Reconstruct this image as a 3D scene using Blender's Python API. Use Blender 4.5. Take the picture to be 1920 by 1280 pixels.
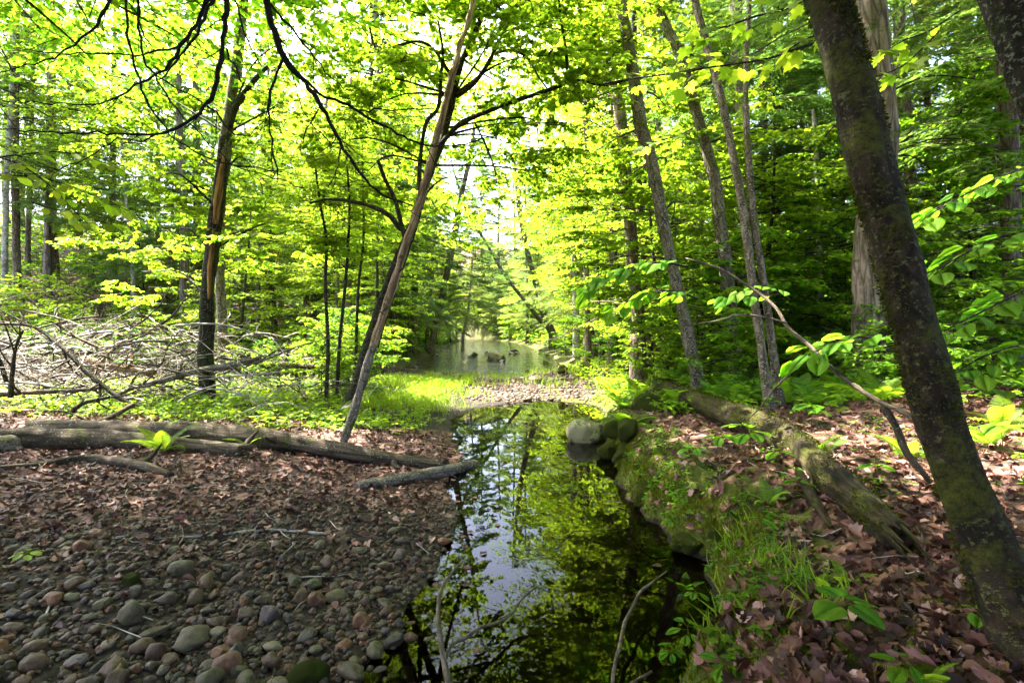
import bpy, math, random
import numpy as np
from mathutils import Vector, Matrix

for _o in list(bpy.data.objects):
    bpy.data.objects.remove(_o)
SC = bpy.context.scene
COL = SC.collection
R = math.radians
rng = np.random.default_rng(11)
random.seed(11)

# ------------------------------------------------------------------ camera, world, sun, exposure
EYE = 1.5            # eye height above the still pool
cam_d = bpy.data.cameras.new('camera')
cam = bpy.data.objects.new('camera', cam_d)
COL.objects.link(cam)
cam.location = (0, 0, EYE)
cam.rotation_euler = (R(90), 0, 0)
cam_d.sensor_width = 36
cam_d.lens = 18
cam_d.shift_y = -20 / 1920
cam_d.clip_start = 0.05
cam_d.clip_end = 2000
SC.camera = cam

SUN_AZ, SUN_EL = -60.0, 60.0      # degrees from straight ahead (negative: left), and above the horizon
world = bpy.data.worlds.new('World')
SC.world = world
world.use_nodes = True
wn = world.node_tree
wn.nodes.clear()
w_out = wn.nodes.new('ShaderNodeOutputWorld')
w_bg = wn.nodes.new('ShaderNodeBackground')
w_sky = wn.nodes.new('ShaderNodeTexSky')
w_sky.sky_type = 'NISHITA'
w_sky.sun_disc = False
w_sky.sun_elevation = R(SUN_EL)
w_sky.sun_rotation = R(SUN_AZ)
w_sky.air_density = 0.7
w_sky.dust_density = 5.0
w_sky.ozone_density = 1.0
w_bg.inputs['Strength'].default_value = 0.15
wn.links.new(w_sky.outputs[0], w_bg.inputs['Color'])
wn.links.new(w_bg.outputs[0], w_out.inputs['Surface'])

sun_d = bpy.data.lights.new('sun', 'SUN')
sun_d.energy = 5.0
sun_d.angle = R(0.6)
sun_d.color = (1.0, 0.94, 0.82)
sun = bpy.data.objects.new('sun', sun_d)
COL.objects.link(sun)
_sd = Vector((math.sin(R(SUN_AZ)) * math.cos(R(SUN_EL)), math.cos(R(SUN_AZ)) * math.cos(R(SUN_EL)), math.sin(R(SUN_EL))))
sun.rotation_euler = (-_sd).to_track_quat('-Z', 'Y').to_euler()
sun.location = _sd * 60

SC.view_settings.view_transform = 'Standard'
SC.view_settings.look = 'None'
SC.view_settings.exposure = 3.7
SC.view_settings.gamma = 1.0
SC.view_settings.use_curve_mapping = False
cy = SC.cycles
cy.max_bounces = 6
cy.diffuse_bounces = 3
cy.use_light_tree = False
cy.use_adaptive_sampling = True
cy.adaptive_threshold = 0.03
cy.glossy_bounces = 3
cy.transmission_bounces = 5
cy.transparent_max_bounces = 8
cy.caustics_reflective = False
cy.caustics_refractive = False
cy.sample_clamp_indirect = 6.0
cy.use_denoising = True
try:
    cy.denoiser = 'OPENIMAGEDENOISE'
    cy.denoising_input_passes = 'RGB_ALBEDO_NORMAL'
    cy.denoising_prefilter = 'ACCURATE'
except Exception:
    pass

# ------------------------------------------------------------------ helpers: numbers
FPX, HOR = 960.0, 620.0

def W(px, py, Y):
    """the point at distance Y along the view of photograph pixel px, py"""
    return Vector(((px - 960) / FPX * Y, Y, EYE - (py - HOR) / FPX * Y))

def _hash(i, j, s):
    v = np.sin(i * 127.1 + j * 311.7 + s * 74.7) * 43758.5453
    return v - np.floor(v)

def vnoise(x, y, s=0):
    x = np.asarray(x, float); y = np.asarray(y, float)
    i = np.floor(x); j = np.floor(y); u = x - i; v = y - j
    u = u * u * (3 - 2 * u); v = v * v * (3 - 2 * v)
    a = _hash(i, j, s) * (1 - u) + _hash(i + 1, j, s) * u
    b = _hash(i, j + 1, s) * (1 - u) + _hash(i + 1, j + 1, s) * u
    return (a * (1 - v) + b * v) * 2 - 1

def sstep(a, b, x):
    t = np.clip((x - a) / (b - a), 0, 1)
    return t * t * (3 - 2 * t)

# ------------------------------------------------------------------ terrain shape
PY = [-6, 0, 1.5, 2.2, 2.7, 3.3, 3.8, 5.1, 6.0, 7.2, 8.5, 9.6, 10.5, 11.2]
PL = [-.9, -.9, -.85, -.66, -.48, -.42, -.38, -.56, -.60, -.85, -1.0, -.75, -.2, .62]
QY = [-6, 0, 1.5, 2.2, 2.6, 3.0, 3.4, 3.9, 4.4, 5.2, 6.0, 6.9, 8.4, 9.6, 10.6, 11.2]
QR = [.7, .7, .66, .70, .92, 1.22, 1.28, 1.08, .98, 1.12, 1.22, 1.26, 1.5, 1.75, 1.5, .62]
SY = [15.8, 16.6, 18, 20, 26, 36, 50, 72, 90, 140]
SL = [-.6, -2.2, -3.6, -4.4, -4.6, -5.2, -6.3, -7.0, -14., -60]
SR = [-.6, 1.2, 1.9, 2.1, 2.2, 2.2, 1.4, -.6, -6.0, -50]

def edges_pool(y):
    xl = np.interp(y, PY, PL) + (.13 * vnoise(y * 1.4, 3.3, 5) + .05 * vnoise(y * 5.2, 8.1, 15)) * sstep(11.2, 10, y)
    xr = np.interp(y, QY, QR) + (.11 * vnoise(y * 2.3, 9.3, 6) + .07 * vnoise(y * 6.1, 4.3, 7)) * sstep(11.2, 10, y)
    return xl, xr

def edges_stream(y):
    return np.interp(y, SY, SL), np.interp(y, SY, SR)

def hterr(x, y):
    x = np.asarray(x, float); y = np.asarray(y, float)
    xl, xr = edges_pool(y)
    dl, dr = xl - x, x - xr
    d1 = np.maximum(dl, dr)
    d1 = np.where(y > 11.2, np.hypot(x - .62, y - 11.2), d1)
    sl, sr = edges_stream(y)
    d2 = np.maximum(sl - x, x - sr)
    d2 = np.where(y < 15.8, np.hypot(x + .6, y - 15.8), d2)
    d = np.minimum(d1, d2)
    c = np.where(y < 13, np.where(y < 11.2, (xl + xr) / 2, .62), (sl + sr) / 2)
    right = sstep(-.15, .15, x - c - np.where((y > 9.5) & (y < 17), 1.1, 0))
    dp = np.maximum(d, 0)
    # left: a gravel bar that climbs slowly, then a wooded slope
    hl = .012 + .075 * np.minimum(dp, 2.5) + .03 * np.maximum(dp - 2.5, 0) * sstep(60, 0, dp)
    hl = hl + .30 * np.maximum(-x - 11.5, 0) * sstep(4, 14, y) * sstep(60, 25, -x)
    hl = np.where(y > 16, hl + .16 * sstep(0, 1.3, dp), hl)
    # right: an undercut mossy step, then a slope
    st = np.interp(y, [-5, 6, 8, 10, 12, 16, 20, 60], [.36, .36, .30, .14, .08, .12, .30, .35])
    dq = dp / np.where(y > 13, 7., 1.)
    hr = st * (.45 * sstep(0, .10, dq) + .55 * sstep(.04, .42, dq + .05 * vnoise(x * 7, y * 7, 12))) + .085 * np.minimum(dp, 6) + .16 * np.maximum(dp - 6, 0) * sstep(70, 10, dp)
    h = hl * (1 - right) + hr * right
    rough = .035 * vnoise(x * 1.3, y * 1.3, 1) + .02 * vnoise(x * 3.7, y * 3.7, 2) + .008 * vnoise(x * 11, y * 11, 3)
    h = h + rough * sstep(0, .5, dp) * (1 + 1.1 * right)
    h = h + .35 * vnoise(x * .25, y * .25, 4) * sstep(3, 9, dp)
    h = h + np.maximum(y - 80, 0) * .22 + .10 * np.maximum(np.abs(x + 1) - 9, 0) * sstep(14, 40, y)
    inside = -.42 * sstep(0, .75, -d) - .015
    inside = np.where(y > 13, np.maximum(inside, -.2), inside)
    return np.where(d > 0, np.maximum(h, .008), inside)

def hz(x, y):
    return float(hterr(np.array([x]), np.array([y]))[0])

def G(px, py, dz=0.0):
    """where the view of that pixel meets the ground"""
    Y = np.concatenate([np.arange(.9, 12, .06), np.arange(12, 90, .5)])
    for _ in range(2):
        x = (px - 960) / FPX * Y; z = EYE - (py - HOR) / FPX * Y
        k = np.nonzero(z < hterr(x, Y) + dz)[0]
        k = k[0] if len(k) else len(Y) - 1
        if _ == 0:
            Y = np.linspace(Y[max(k - 1, 0)], Y[k], 12)
    return Vector((x[k], Y[k], hz(x[k], Y[k])))

# ------------------------------------------------------------------ helpers: meshes
class Geo:
    def __init__(s):
        s.V = []; s.F = []; s.M = []; s.A = []; s.T = []; s.n = 0
    def add(s, V, F, mat=0, rnd=0.5, tc=None):
        V = np.asarray(V, float).reshape(-1, 3); F = np.asarray(F, np.int64).reshape(-1, 3)
        s.V.append(V); s.F.append(F + s.n); s.T.append(V if tc is None else tc)
        s.M.append(np.full(len(F), mat)); s.A.append(np.broadcast_to(np.asarray(rnd, float), (len(V),)).copy())
        s.n += len(V)
    def stamp(s, TV, TF, pos, X, Yv, Z, scale, mat=0, rnd=None):
        """many copies of a template: pos Nx3, axes Nx3, scale N"""
        pos = np.asarray(pos, float); N = len(pos)
        if N == 0:
            return
        sc = np.asarray(scale, float).reshape(-1, 1, 1) * np.ones((N, 1, 1))
        V = (TV[None, :, 0:1] * X[:, None, :] + TV[None, :, 1:2] * Yv[:, None, :] + TV[None, :, 2:3] * Z[:, None, :]) * sc + pos[:, None, :]
        k = len(TV)
        F = TF[None] + (np.arange(N) * k)[:, None, None]
        r = rng.random(N) if rnd is None else np.asarray(rnd)
        s.add(V.reshape(-1, 3), F.reshape(-1, 3), mat, np.repeat(r, k))
    def tube(s, pts, rads, sides=6, mat=0, rnd=0.5, step=None, rough=0.0, cap=True, oval=None):
        P, r = smooth_path(pts, rads, step) if step else (np.array([list(p) for p in pts], float), np.asarray(rads, float) * np.ones(len(pts)))
        n = len(P)
        T = np.gradient(P, axis=0); T /= np.linalg.norm(T, axis=1)[:, None] + 1e-9
        a = np.array([0., 0, 1]) if abs(T[0][2]) < .9 else np.array([1., 0, 0])
        N0 = np.cross(T[0], a); N0 /= np.linalg.norm(N0)
        Ns = [N0]
        for i in range(1, n):
            v = Ns[-1] - T[i] * np.dot(Ns[-1], T[i]); v /= np.linalg.norm(v) + 1e-9; Ns.append(v)
        Ns = np.array(Ns); B = np.cross(T, Ns)
        an = np.arange(sides) / sides * 2 * np.pi
        rr = r[:, None] * np.ones((1, sides))
        if rough:
            L = np.concatenate([[0], np.cumsum(np.linalg.norm(np.diff(P, axis=0), axis=1))])
            rm = max(float(np.mean(r)), 1e-4)
            sd = float(rng.random() * 50)
            q = L[:, None] / (rm * 5)
            rr = rr * (1 + rough * vnoise(q + sd, (an / 1.05)[None] * 1.0 + sd, 3) + rough * .6 * vnoise(q * 3.1 + sd, np.cos(an)[None] * 2.6 + sd, 4)
                       + rough * .5 * vnoise(q * 1.2 + sd, np.sin(an)[None] * 5.2 + sd, 8))
        V = P[:, None, :] + rr[:, :, None] * (np.cos(an)[None, :, None] * Ns[:, None, :] + np.sin(an)[None, :, None] * B[:, None, :])
        V = V.reshape(-1, 3)
        Lc = np.concatenate([[0], np.cumsum(np.linalg.norm(np.diff(P, axis=0), axis=1))]) + float(rng.random() * 9)
        rm_ = max(float(np.mean(r)), .004)
        tc = np.stack([np.broadcast_to(np.cos(an) * rm_, (n, sides)), np.broadcast_to(np.sin(an) * rm_, (n, sides)), np.broadcast_to(Lc[:, None], (n, sides))], -1).reshape(-1, 3)
        i = np.arange(n - 1)[:, None] * sides; j = np.arange(sides)[None]; j2 = (j + 1) % sides
        a_, b_, c_, d_ = i + j, i + j2, i + sides + j2, i + sides + j
        F = np.concatenate([np.stack([a_, b_, c_], -1).reshape(-1, 3), np.stack([a_, c_, d_], -1).reshape(-1, 3)])
        if cap:
            m = len(V)
            V = np.concatenate([V, P[:1], P[-1:]]); tc = np.concatenate([tc, [[0, 0, Lc[0]], [0, 0, Lc[-1]]]])
            e = (n - 1) * sides
            jj = np.arange(sides)
            F = np.concatenate([F, np.stack([np.full(sides, m), (jj + 1) % sides, jj], -1), np.stack([np.full(sides, m + 1), e + jj, e + (jj + 1) % sides], -1)])
        s.add(V, F, mat, rnd, tc)
        return P, r
    def tris(s):
        return sum(len(f) for f in s.F)
    def mesh(s, name, mats, smooth=True):
        V = np.concatenate(s.V); F = np.concatenate(s.F)
        me = bpy.data.meshes.new(name)
        me.vertices.add(len(V)); me.vertices.foreach_set('co', V.astype(np.float32).ravel())
        me.loops.add(len(F) * 3); me.loops.foreach_set('vertex_index', F.astype(np.int32).ravel())
        me.polygons.add(len(F)); me.polygons.foreach_set('loop_start', (np.arange(len(F)) * 3).astype(np.int32))
        for m in (mats if isinstance(mats, (list, tuple)) else [mats]):
            me.materials.append(m)
        me.polygons.foreach_set('material_index', np.concatenate(s.M).astype(np.int32))
        me.polygons.foreach_set('use_smooth', np.full(len(F), smooth))
        at = me.attributes.new('rnd', 'FLOAT', 'POINT')
        at.data.foreach_set('value', np.concatenate(s.A).astype(np.float32))
        at = me.attributes.new('tc', 'FLOAT_VECTOR', 'POINT')
        at.data.foreach_set('vector', np.concatenate(s.T).astype(np.float32).ravel())
        me.update(calc_edges=True)
        return me
    def build(s, name, mats, parent=None, smooth=True):
        return link(name, s.mesh(name, mats, smooth), parent)

def smooth_path(pts, rads, step):
    P = np.array([list(p) for p in pts], float); r = np.asarray(rads, float) * np.ones(len(P))
    Pe = np.concatenate([[2 * P[0] - P[1]], P, [2 * P[-1] - P[-2]]])
    O, Q = [], []
    for i in range(len(P) - 1):
        p0, p1, p2, p3 = Pe[i:i + 4]
        n = max(1, int(np.linalg.norm(p2 - p1) / step))
        for k in range(n):
            t = k / n
            O.append(.5 * ((2 * p1) + (-p0 + p2) * t + (2 * p0 - 5 * p1 + 4 * p2 - p3) * t * t + (-p0 + 3 * p1 - 3 * p2 + p3) * t ** 3))
            Q.append(r[i] * (1 - t) + r[i + 1] * t)
    O.append(P[-1]); Q.append(r[-1])
    return np.array(O), np.array(Q)

def link(name, me, parent=None, loc=None, rot=None, scale=None):
    o = bpy.data.objects.new(name, me)
    COL.objects.link(o)
    if parent is not None:
        o.parent = parent
    if loc is not None:
        o.location = loc
    if rot is not None:
        o.rotation_euler = rot
    if scale is not None:
        o.scale = scale if hasattr(scale, '__len__') else (scale,) * 3
    return o

def tag(o, label, cat, group=None):
    o['label'] = label; o['category'] = cat
    if group:
        o['group'] = group
    return o

def thing(name, label, cat, loc=(0, 0, 0), group=None, rz=0.0, scale=None):
    o = link(name, None, None, loc, (0, 0, rz), scale)
    o.empty_display_size = .1
    return tag(o, label, cat, group)

def unit(v):
    return v / (np.linalg.norm(v, axis=-1, keepdims=True) + 1e-9)

def frames(d, up, tilt):
    """leaf axes: Y along d, Z near up with random tilt"""
    n = unit(up + rng.normal(0, tilt, d.shape))
    x = unit(np.cross(d, n)); z = unit(np.cross(x, d))
    return x, d, z

# ------------------------------------------------------------------ materials
def mat_new(name):
    m = bpy.data.materials.new(name)
    m.use_nodes = True
    t = m.node_tree
    t.nodes.clear()
    return m, t

def nd(t, kind, **kw):
    n = t.nodes.new('ShaderNode' + kind)
    for k, v in kw.items():
        if k in n.inputs.keys():
            n.inputs[k].default_value = v
        else:
            setattr(n, k, v)
    return n

def ramp(t, fac, stops, interp='LINEAR'):
    r = t.nodes.new('ShaderNodeValToRGB')
    cr = r.color_ramp
    cr.interpolation = interp
    while len(cr.elements) > 1:
        cr.elements.remove(cr.elements[-1])
    cr.elements[0].position = stops[0][0]; cr.elements[0].color = (*stops[0][1], 1)
    for p, c in stops[1:]:
        e = cr.elements.new(p); e.color = (*c, 1)
    t.links.new(fac, r.inputs[0])
    return r.outputs[0]

def mixc(t, fac, a, b, mode='MIX'):
    m = t.nodes.new('ShaderNodeMix')
    m.data_type = 'RGBA'; m.blend_type = mode
    for sock, v in ((m.inputs[0], fac), (m.inputs[6], a), (m.inputs[7], b)):
        if hasattr(v, 'is_linked') or hasattr(v, 'links'):
            t.links.new(v, sock)
        elif isinstance(v, (tuple, list)):
            sock.default_value = (*v, 1)
        else:
            sock.default_value = v
    return m.outputs[2]

def g3(v):
    return (v, v, v)

def coords(t, scale=(1, 1, 1), kind='Object'):
    tc = t.nodes.new('ShaderNodeTexCoord')
    mp = t.nodes.new('ShaderNodeMapping')
    mp.inputs['Scale'].default_value = scale
    t.links.new(tc.outputs[kind], mp.inputs['Vector'])
    return mp.outputs[0]

def stem_coords(t, scale):
    at = nd(t, 'Attribute', attribute_name='tc')
    mp = t.nodes.new('ShaderNodeMapping')
    mp.inputs['Scale'].default_value = scale
    t.links.new(at.outputs['Vector'], mp.inputs['Vector'])
    return mp.outputs[0]

def noise_n(t, vec, scale, detail=4, rough=.55, dist=0.0):
    n = t.nodes.new('ShaderNodeTexNoise')
    n.inputs['Scale'].default_value = scale; n.inputs['Detail'].default_value = detail
    n.inputs['Roughness'].default_value = rough; n.inputs['Distortion'].default_value = dist
    t.links.new(vec, n.inputs['Vector'])
    return n.outputs[0]

def finish(t, col, rough=.8, bump=None, bstr=.5, bdist=.02, spec=.3):
    p = t.nodes.new('ShaderNodeBsdfPrincipled')
    if isinstance(col, tuple):
        p.inputs['Base Color'].default_value = (*col, 1)
    else:
        t.links.new(col, p.inputs['Base Color'])
    if isinstance(rough, float) or isinstance(rough, int):
        p.inputs['Roughness'].default_value = rough
    else:
        t.links.new(rough, p.inputs['Roughness'])
    p.inputs['Specular IOR Level'].default_value = spec
    if bump is not None:
        b = t.nodes.new('ShaderNodeBump')
        b.inputs['Strength'].default_value = bstr; b.inputs['Distance'].default_value = bdist
        t.links.new(bump, b.inputs['Height']); t.links.new(b.outputs[0], p.inputs['Normal'])
    o = t.nodes.new('ShaderNodeOutputMaterial')
    t.links.new(p.outputs[0], o.inputs['Surface'])
    return p

def leaf_mat(name, d0, d1, t0, t1, mix=.5, rough=.55, spec=.18, objvar=.0, stops=None, veins=False):
    m, t = mat_new(name)
    at = nd(t, 'Attribute', attribute_name='rnd')
    fac = at.outputs['Fac']
    oi = t.nodes.new('ShaderNodeObjectInfo')
    ad = nd(t, 'Math', operation='MULTIPLY_ADD')
    t.links.new(oi.outputs['Random'], ad.inputs[0]); ad.inputs[1].default_value = objvar
    sb = nd(t, 'Math', operation='SUBTRACT'); t.links.new(fac, sb.inputs[0]); sb.inputs[1].default_value = objvar / 2
    t.links.new(sb.outputs[0], ad.inputs[2])
    dc = ramp(t, ad.outputs[0], stops or [(0, d0), (1, d1)])
    tc = ramp(t, ad.outputs[0], [(0, t0), (1, t1)])
    if stops:
        nn = noise_n(t, coords(t), 60, 4, .7)
        dc = mixc(t, .8, dc, ramp(t, nn, [(.3, g3(.45)), (.65, g3(1.15))]), 'MULTIPLY')
    if veins:
        at2 = nd(t, 'Attribute', attribute_name='tc')
        sx = t.nodes.new('ShaderNodeSeparateXYZ'); t.links.new(at2.outputs['Vector'], sx.inputs[0])
        ab = nd(t, 'Math', operation='ABSOLUTE'); t.links.new(sx.outputs[0], ab.inputs[0])
        m1 = nd(t, 'Math', operation='MULTIPLY_ADD'); t.links.new(ab.outputs[0], m1.inputs[0]); m1.inputs[1].default_value = -.75; t.links.new(sx.outputs[1], m1.inputs[2])
        m2 = nd(t, 'Math', operation='PINGPONG'); t.links.new(m1.outputs[0], m2.inputs[0]); m2.inputs[1].default_value = .065
        f1 = ramp(t, m2.outputs[0], [(.0, g3(.55)), (.016, g3(1))])
        f2 = ramp(t, ab.outputs[0], [(.006, g3(.5)), (.02, g3(1))])
        nv = noise_n(t, coords(t), 9, 4, .6)
        f3 = ramp(t, nv, [(.3, g3(.75)), (.7, g3(1.15))])
        for f in (f1, f2, f3):
            tc = mixc(t, .85, tc, f, 'MULTIPLY')
        dc = mixc(t, .6, dc, f1, 'DIVIDE'); dc = mixc(t, .6, dc, f2, 'DIVIDE'); dc = mixc(t, .8, dc, f3, 'MULTIPLY')
    p = t.nodes.new('ShaderNodeBsdfPrincipled')
    t.links.new(dc, p.inputs['Base Color']); p.inputs['Roughness'].default_value = rough
    p.inputs['Specular IOR Level'].default_value = spec
    tr = t.nodes.new('ShaderNodeBsdfTranslucent'); t.links.new(tc, tr.inputs['Color'])
    mx = t.nodes.new('ShaderNodeMixShader'); mx.inputs[0].default_value = mix
    t.links.new(p.outputs[0], mx.inputs[1]); t.links.new(tr.outputs[0], mx.inputs[2])
    o = t.nodes.new('ShaderNodeOutputMaterial'); t.links.new(mx.outputs[0], o.inputs['Surface'])
    return m

def bark_mat(name, dark, mid, light, stretch=.22, scale=14, moss=0.0, mosscol=(.05, .075, .01), lichen=0.0, lichcol=(.22, .24, .17), bump=1.0, dist=.02, obj_scale=1.0):
    m, t = mat_new(name)
    v = stem_coords(t, (obj_scale, obj_scale, obj_scale * stretch))
    n1 = noise_n(t, v, scale, 5, .65, .4)
    col = ramp(t, n1, [(.30, dark), (.5, mid), (.72, light)])
    vo = nd(t, 'TexVoronoi', feature='DISTANCE_TO_EDGE'); vo.inputs['Scale'].default_value = scale * .9
    t.links.new(v, vo.inputs['Vector'])
    crack = ramp(t, vo.outputs['Distance'], [(0, g3(.35)), (.14, g3(1))])
    col = mixc(t, 1.0, col, crack, 'MULTIPLY')
    v2 = stem_coords(t, (obj_scale,) * 3)
    if lichen:
        n3 = noise_n(t, v2, 48, 4, .75)
        f3 = ramp(t, n3, [(.62 - lichen * .2, g3(0)), (.67 - lichen * .2, g3(1))])
        col = mixc(t, f3, col, lichcol)
    if moss:
        n2 = noise_n(t, v2, 5, 5, .75)
        f2 = ramp(t, n2, [(.62 - moss * .3, g3(0)), (.70 - moss * .25, g3(1))])
        nm = ramp(t, noise_n(t, v2, 42, 6, .8), [(.36, g3(0)), (.64, g3(1))])
        mc = mixc(t, nm, tuple(.18 * c for c in mosscol), tuple(1.7 * c for c in mosscol))
        col = mixc(t, f2, col, mc)
    hs = mixc(t, .5, n1, vo.outputs['Distance'])
    n4 = noise_n(t, v2, 55, 5, .75)
    hs = mixc(t, .4, hs, n4)
    finish(t, col, .88, hs, bump, dist, .2)
    return m

M = {}
M['leaf_lime'] = leaf_mat('leaf_lime', (.060, .125, .005), (.125, .21, .010), (.26, .46, .014), (.48, .62, .03), .58, objvar=.4)
M['leaf_mid'] = leaf_mat('leaf_mid', (.040, .110, .004), (.095, .185, .008), (.15, .37, .010), (.33, .53, .018), .56, objvar=.4)
M['leaf_cool'] = leaf_mat('leaf_cool', (.045, .13, .010), (.10, .20, .016), (.14, .38, .016), (.30, .52, .025), .5, objvar=.4)
M['needle'] = leaf_mat('needle', (.032, .078, .014), (.085, .145, .030), (.10, .24, .025), (.24, .37, .05), .45, objvar=.5)
M['needle_pale'] = leaf_mat('needle_pale', (.06, .105, .022), (.13, .17, .035), (.16, .28, .03), (.32, .40, .05), .45, objvar=.4)
M['moss_tuft'] = leaf_mat('moss_tuft', (.035, .052, .003), (.12, .13, .007), (.06, .11, .005), (.20, .23, .01), .35, .9, .05)
M['moss_dark'] = leaf_mat('moss_dark', (.014, .018, .002), (.060, .060, .005), (.03, .05, .003), (.10, .11, .006), .3, .9, .05)
M['grass'] = leaf_mat('grass', (.05, .11, .008), (.13, .19, .012), (.16, .32, .015), (.36, .46, .03), .5, objvar=.3)
M['litter'] = leaf_mat('litter', (.045, .017, .012), (.27, .15, .115), (.06, .02, .01), (.2, .09, .05), .18, .6, .3, stops=[(0, (.022, .009, .006)), (.3, (.095, .034, .022)), (.5, (.17, .072, .062)), (.65, (.11, .048, .018)), (.82, (.27, .135, .10)), (1, (.44, .27, .24))])
M['litter_dark'] = leaf_mat('litter_dark', (.035, .016, .012), (.18, .10, .075), (.05, .02, .01), (.12, .06, .03), .15, .6, .3, stops=[(0, (.018, .008, .006)), (.35, (.085, .032, .024)), (.55, (.16, .07, .062)), (.75, (.10, .045, .02)), (1, (.36, .21, .18))])
M['leaf_big'] = leaf_mat('leaf_big', (.045, .14, .009), (.10, .21, .014), (.14, .40, .014), (.30, .54, .02), .55, .65, .12, veins=True)
M['leaf_big_lime'] = leaf_mat('leaf_big_lime', (.050, .15, .008), (.11, .22, .012), (.17, .46, .014), (.36, .60, .022), .55, .65, .12, veins=True)

M['bark_moss'] = bark_mat('bark_moss', (.006, .004, .002), (.020, .012, .006), (.052, .034, .018), .45, 16, moss=.42, mosscol=(.036, .036, .003), lichen=.30, lichcol=(.075, .075, .025), dist=.03)
M['bark_lichen'] = bark_mat('bark_lichen', (.004, .003, .002), (.012, .009, .006), (.035, .027, .018), .5, 22, moss=.3, mosscol=(.02, .025, .005), lichen=.4, lichcol=(.13, .14, .10), dist=.03)
M['bark_ridge'] = bark_mat('bark_ridge', (.05, .035, .03), (.19, .145, .125), (.36, .29, .26), .12, 13, moss=.15, lichen=.1, dist=.04)
M['bark_hemlock'] = bark_mat('bark_hemlock', (.04, .027, .02), (.14, .095, .072), (.28, .21, .17), .2, 16, moss=.2, lichen=.2, dist=.03)
M['bark_grey'] = bark_mat('bark_grey', (.035, .027, .02), (.11, .085, .065), (.23, .19, .155), .3, 16, moss=.32, mosscol=(.06, .065, .012), lichen=.35, lichcol=(.26, .25, .2), dist=.02)
M['bark_dark'] = bark_mat('bark_dark', (.006, .0045, .003), (.02, .014, .009), (.045, .034, .022), .4, 20, moss=.38, mosscol=(.03, .035, .006), lichen=.15, dist=.02)
M['bark_pale'] = bark_mat('bark_pale', (.10, .08, .07), (.30, .26, .23), (.50, .46, .42), 1.2, 9, lichen=.3, lichcol=(.2, .2, .16), dist=.008)
M['twig_black'] = bark_mat('twig_black', (.004, .003, .002), (.010, .008, .005), (.022, .017, .011), .4, 30, dist=.008)
M['dead_pale'] = bark_mat('dead_pale', (.03, .017, .008), (.24, .15, .08), (.50, .37, .24), .07, 20, moss=.12, mosscol=(.04, .028, .012), lichen=.3, lichcol=(.06, .042, .025), dist=.02)
M['dead_grey'] = bark_mat('dead_grey', (.12, .095, .075), (.33, .285, .24), (.52, .47, .42), .2, 20, dist=.01)
M['stick_wood'] = bark_mat('stick_wood', (.03, .021, .013), (.11, .082, .055), (.22, .175, .13), .25, 34, lichen=.25, lichcol=(.05, .04, .03), dist=.012)
M['dead_brown'] = bark_mat('dead_brown', (.012, .008, .005), (.055, .038, .024), (.14, .10, .065), .12, 18, moss=.25, mosscol=(.05, .055, .008), lichen=.1, dist=.03)
M['log_moss'] = bark_mat('log_moss', (.008, .005, .003), (.036, .024, .013), (.10, .068, .036), .18, 16, moss=.52, mosscol=(.042, .044, .004), dist=.06)
M['heart_wood'] = bark_mat('heart_wood', (.05, .022, .008), (.22, .11, .03), (.38, .22, .08), .08, 18, dist=.02)

def rock_mat(name, c0, c1, c2, moss=0.0, mosscol=(.045, .055, .006), pale=0.0):
    m, t = mat_new(name)
    v = coords(t)
    oi = t.nodes.new('ShaderNodeObjectInfo')
    n1 = noise_n(t, v, 3.0, 6, .65)
    n2 = noise_n(t, v, 18, 4, .7)
    col = ramp(t, n1, [(.3, c0), (.5, c1), (.72, c2)])
    sp = ramp(t, n2, [(.35, g3(.55)), (.6, g3(1.15))])
    col = mixc(t, .8, col, sp, 'MULTIPLY')
    hs = nd(t, 'HueSaturation')
    vm = nd(t, 'Math', operation='MULTIPLY_ADD'); t.links.new(oi.outputs['Random'], vm.inputs[0]); vm.inputs[1].default_value = .62; vm.inputs[2].default_value = .28
    t.links.new(vm.outputs[0], hs.inputs['Value']); t.links.new(col, hs.inputs['Color'])
    col = mixc(t, 1.0, hs.outputs[0], (1.08, .93, .72), 'MULTIPLY')
    if pale:
        n5 = noise_n(t, v, 2.2, 5, .7)
        col = mixc(t, ramp(t, n5, [(.56 - pale * .2, g3(0)), (.6 - pale * .2, g3(1))]), col, (.22, .19, .095))
    if moss:
        ge = t.nodes.new('ShaderNodeNewGeometry')
        sx = t.nodes.new('ShaderNodeSeparateXYZ'); t.links.new(ge.outputs['Normal'], sx.inputs[0])
        n3 = noise_n(t, v, 4, 5, .7)
        ad = nd(t, 'Math', operation='MULTIPLY_ADD'); t.links.new(sx.outputs[2], ad.inputs[0]); ad.inputs[1].default_value = .25; t.links.new(n3, ad.inputs[2])
        f = ramp(t, ad.outputs[0], [(.80 - moss * .4, g3(0)), (.88 - moss * .4, g3(1))])
        n6 = noise_n(t, v, 40, 3, .6)
        col = mixc(t, f, col, mixc(t, n6, tuple(.4 * c for c in mosscol), tuple(1.7 * c for c in mosscol)))
    finish(t, col, .55 if moss < .6 else .95, mixc(t, .5, n1, n2) if moss < .6 else mixc(t, .6, n2, n6), .5 if moss < .6 else 1.0, .03 if moss < .6 else .12, .4 if moss < .6 else .1)
    return m

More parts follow.
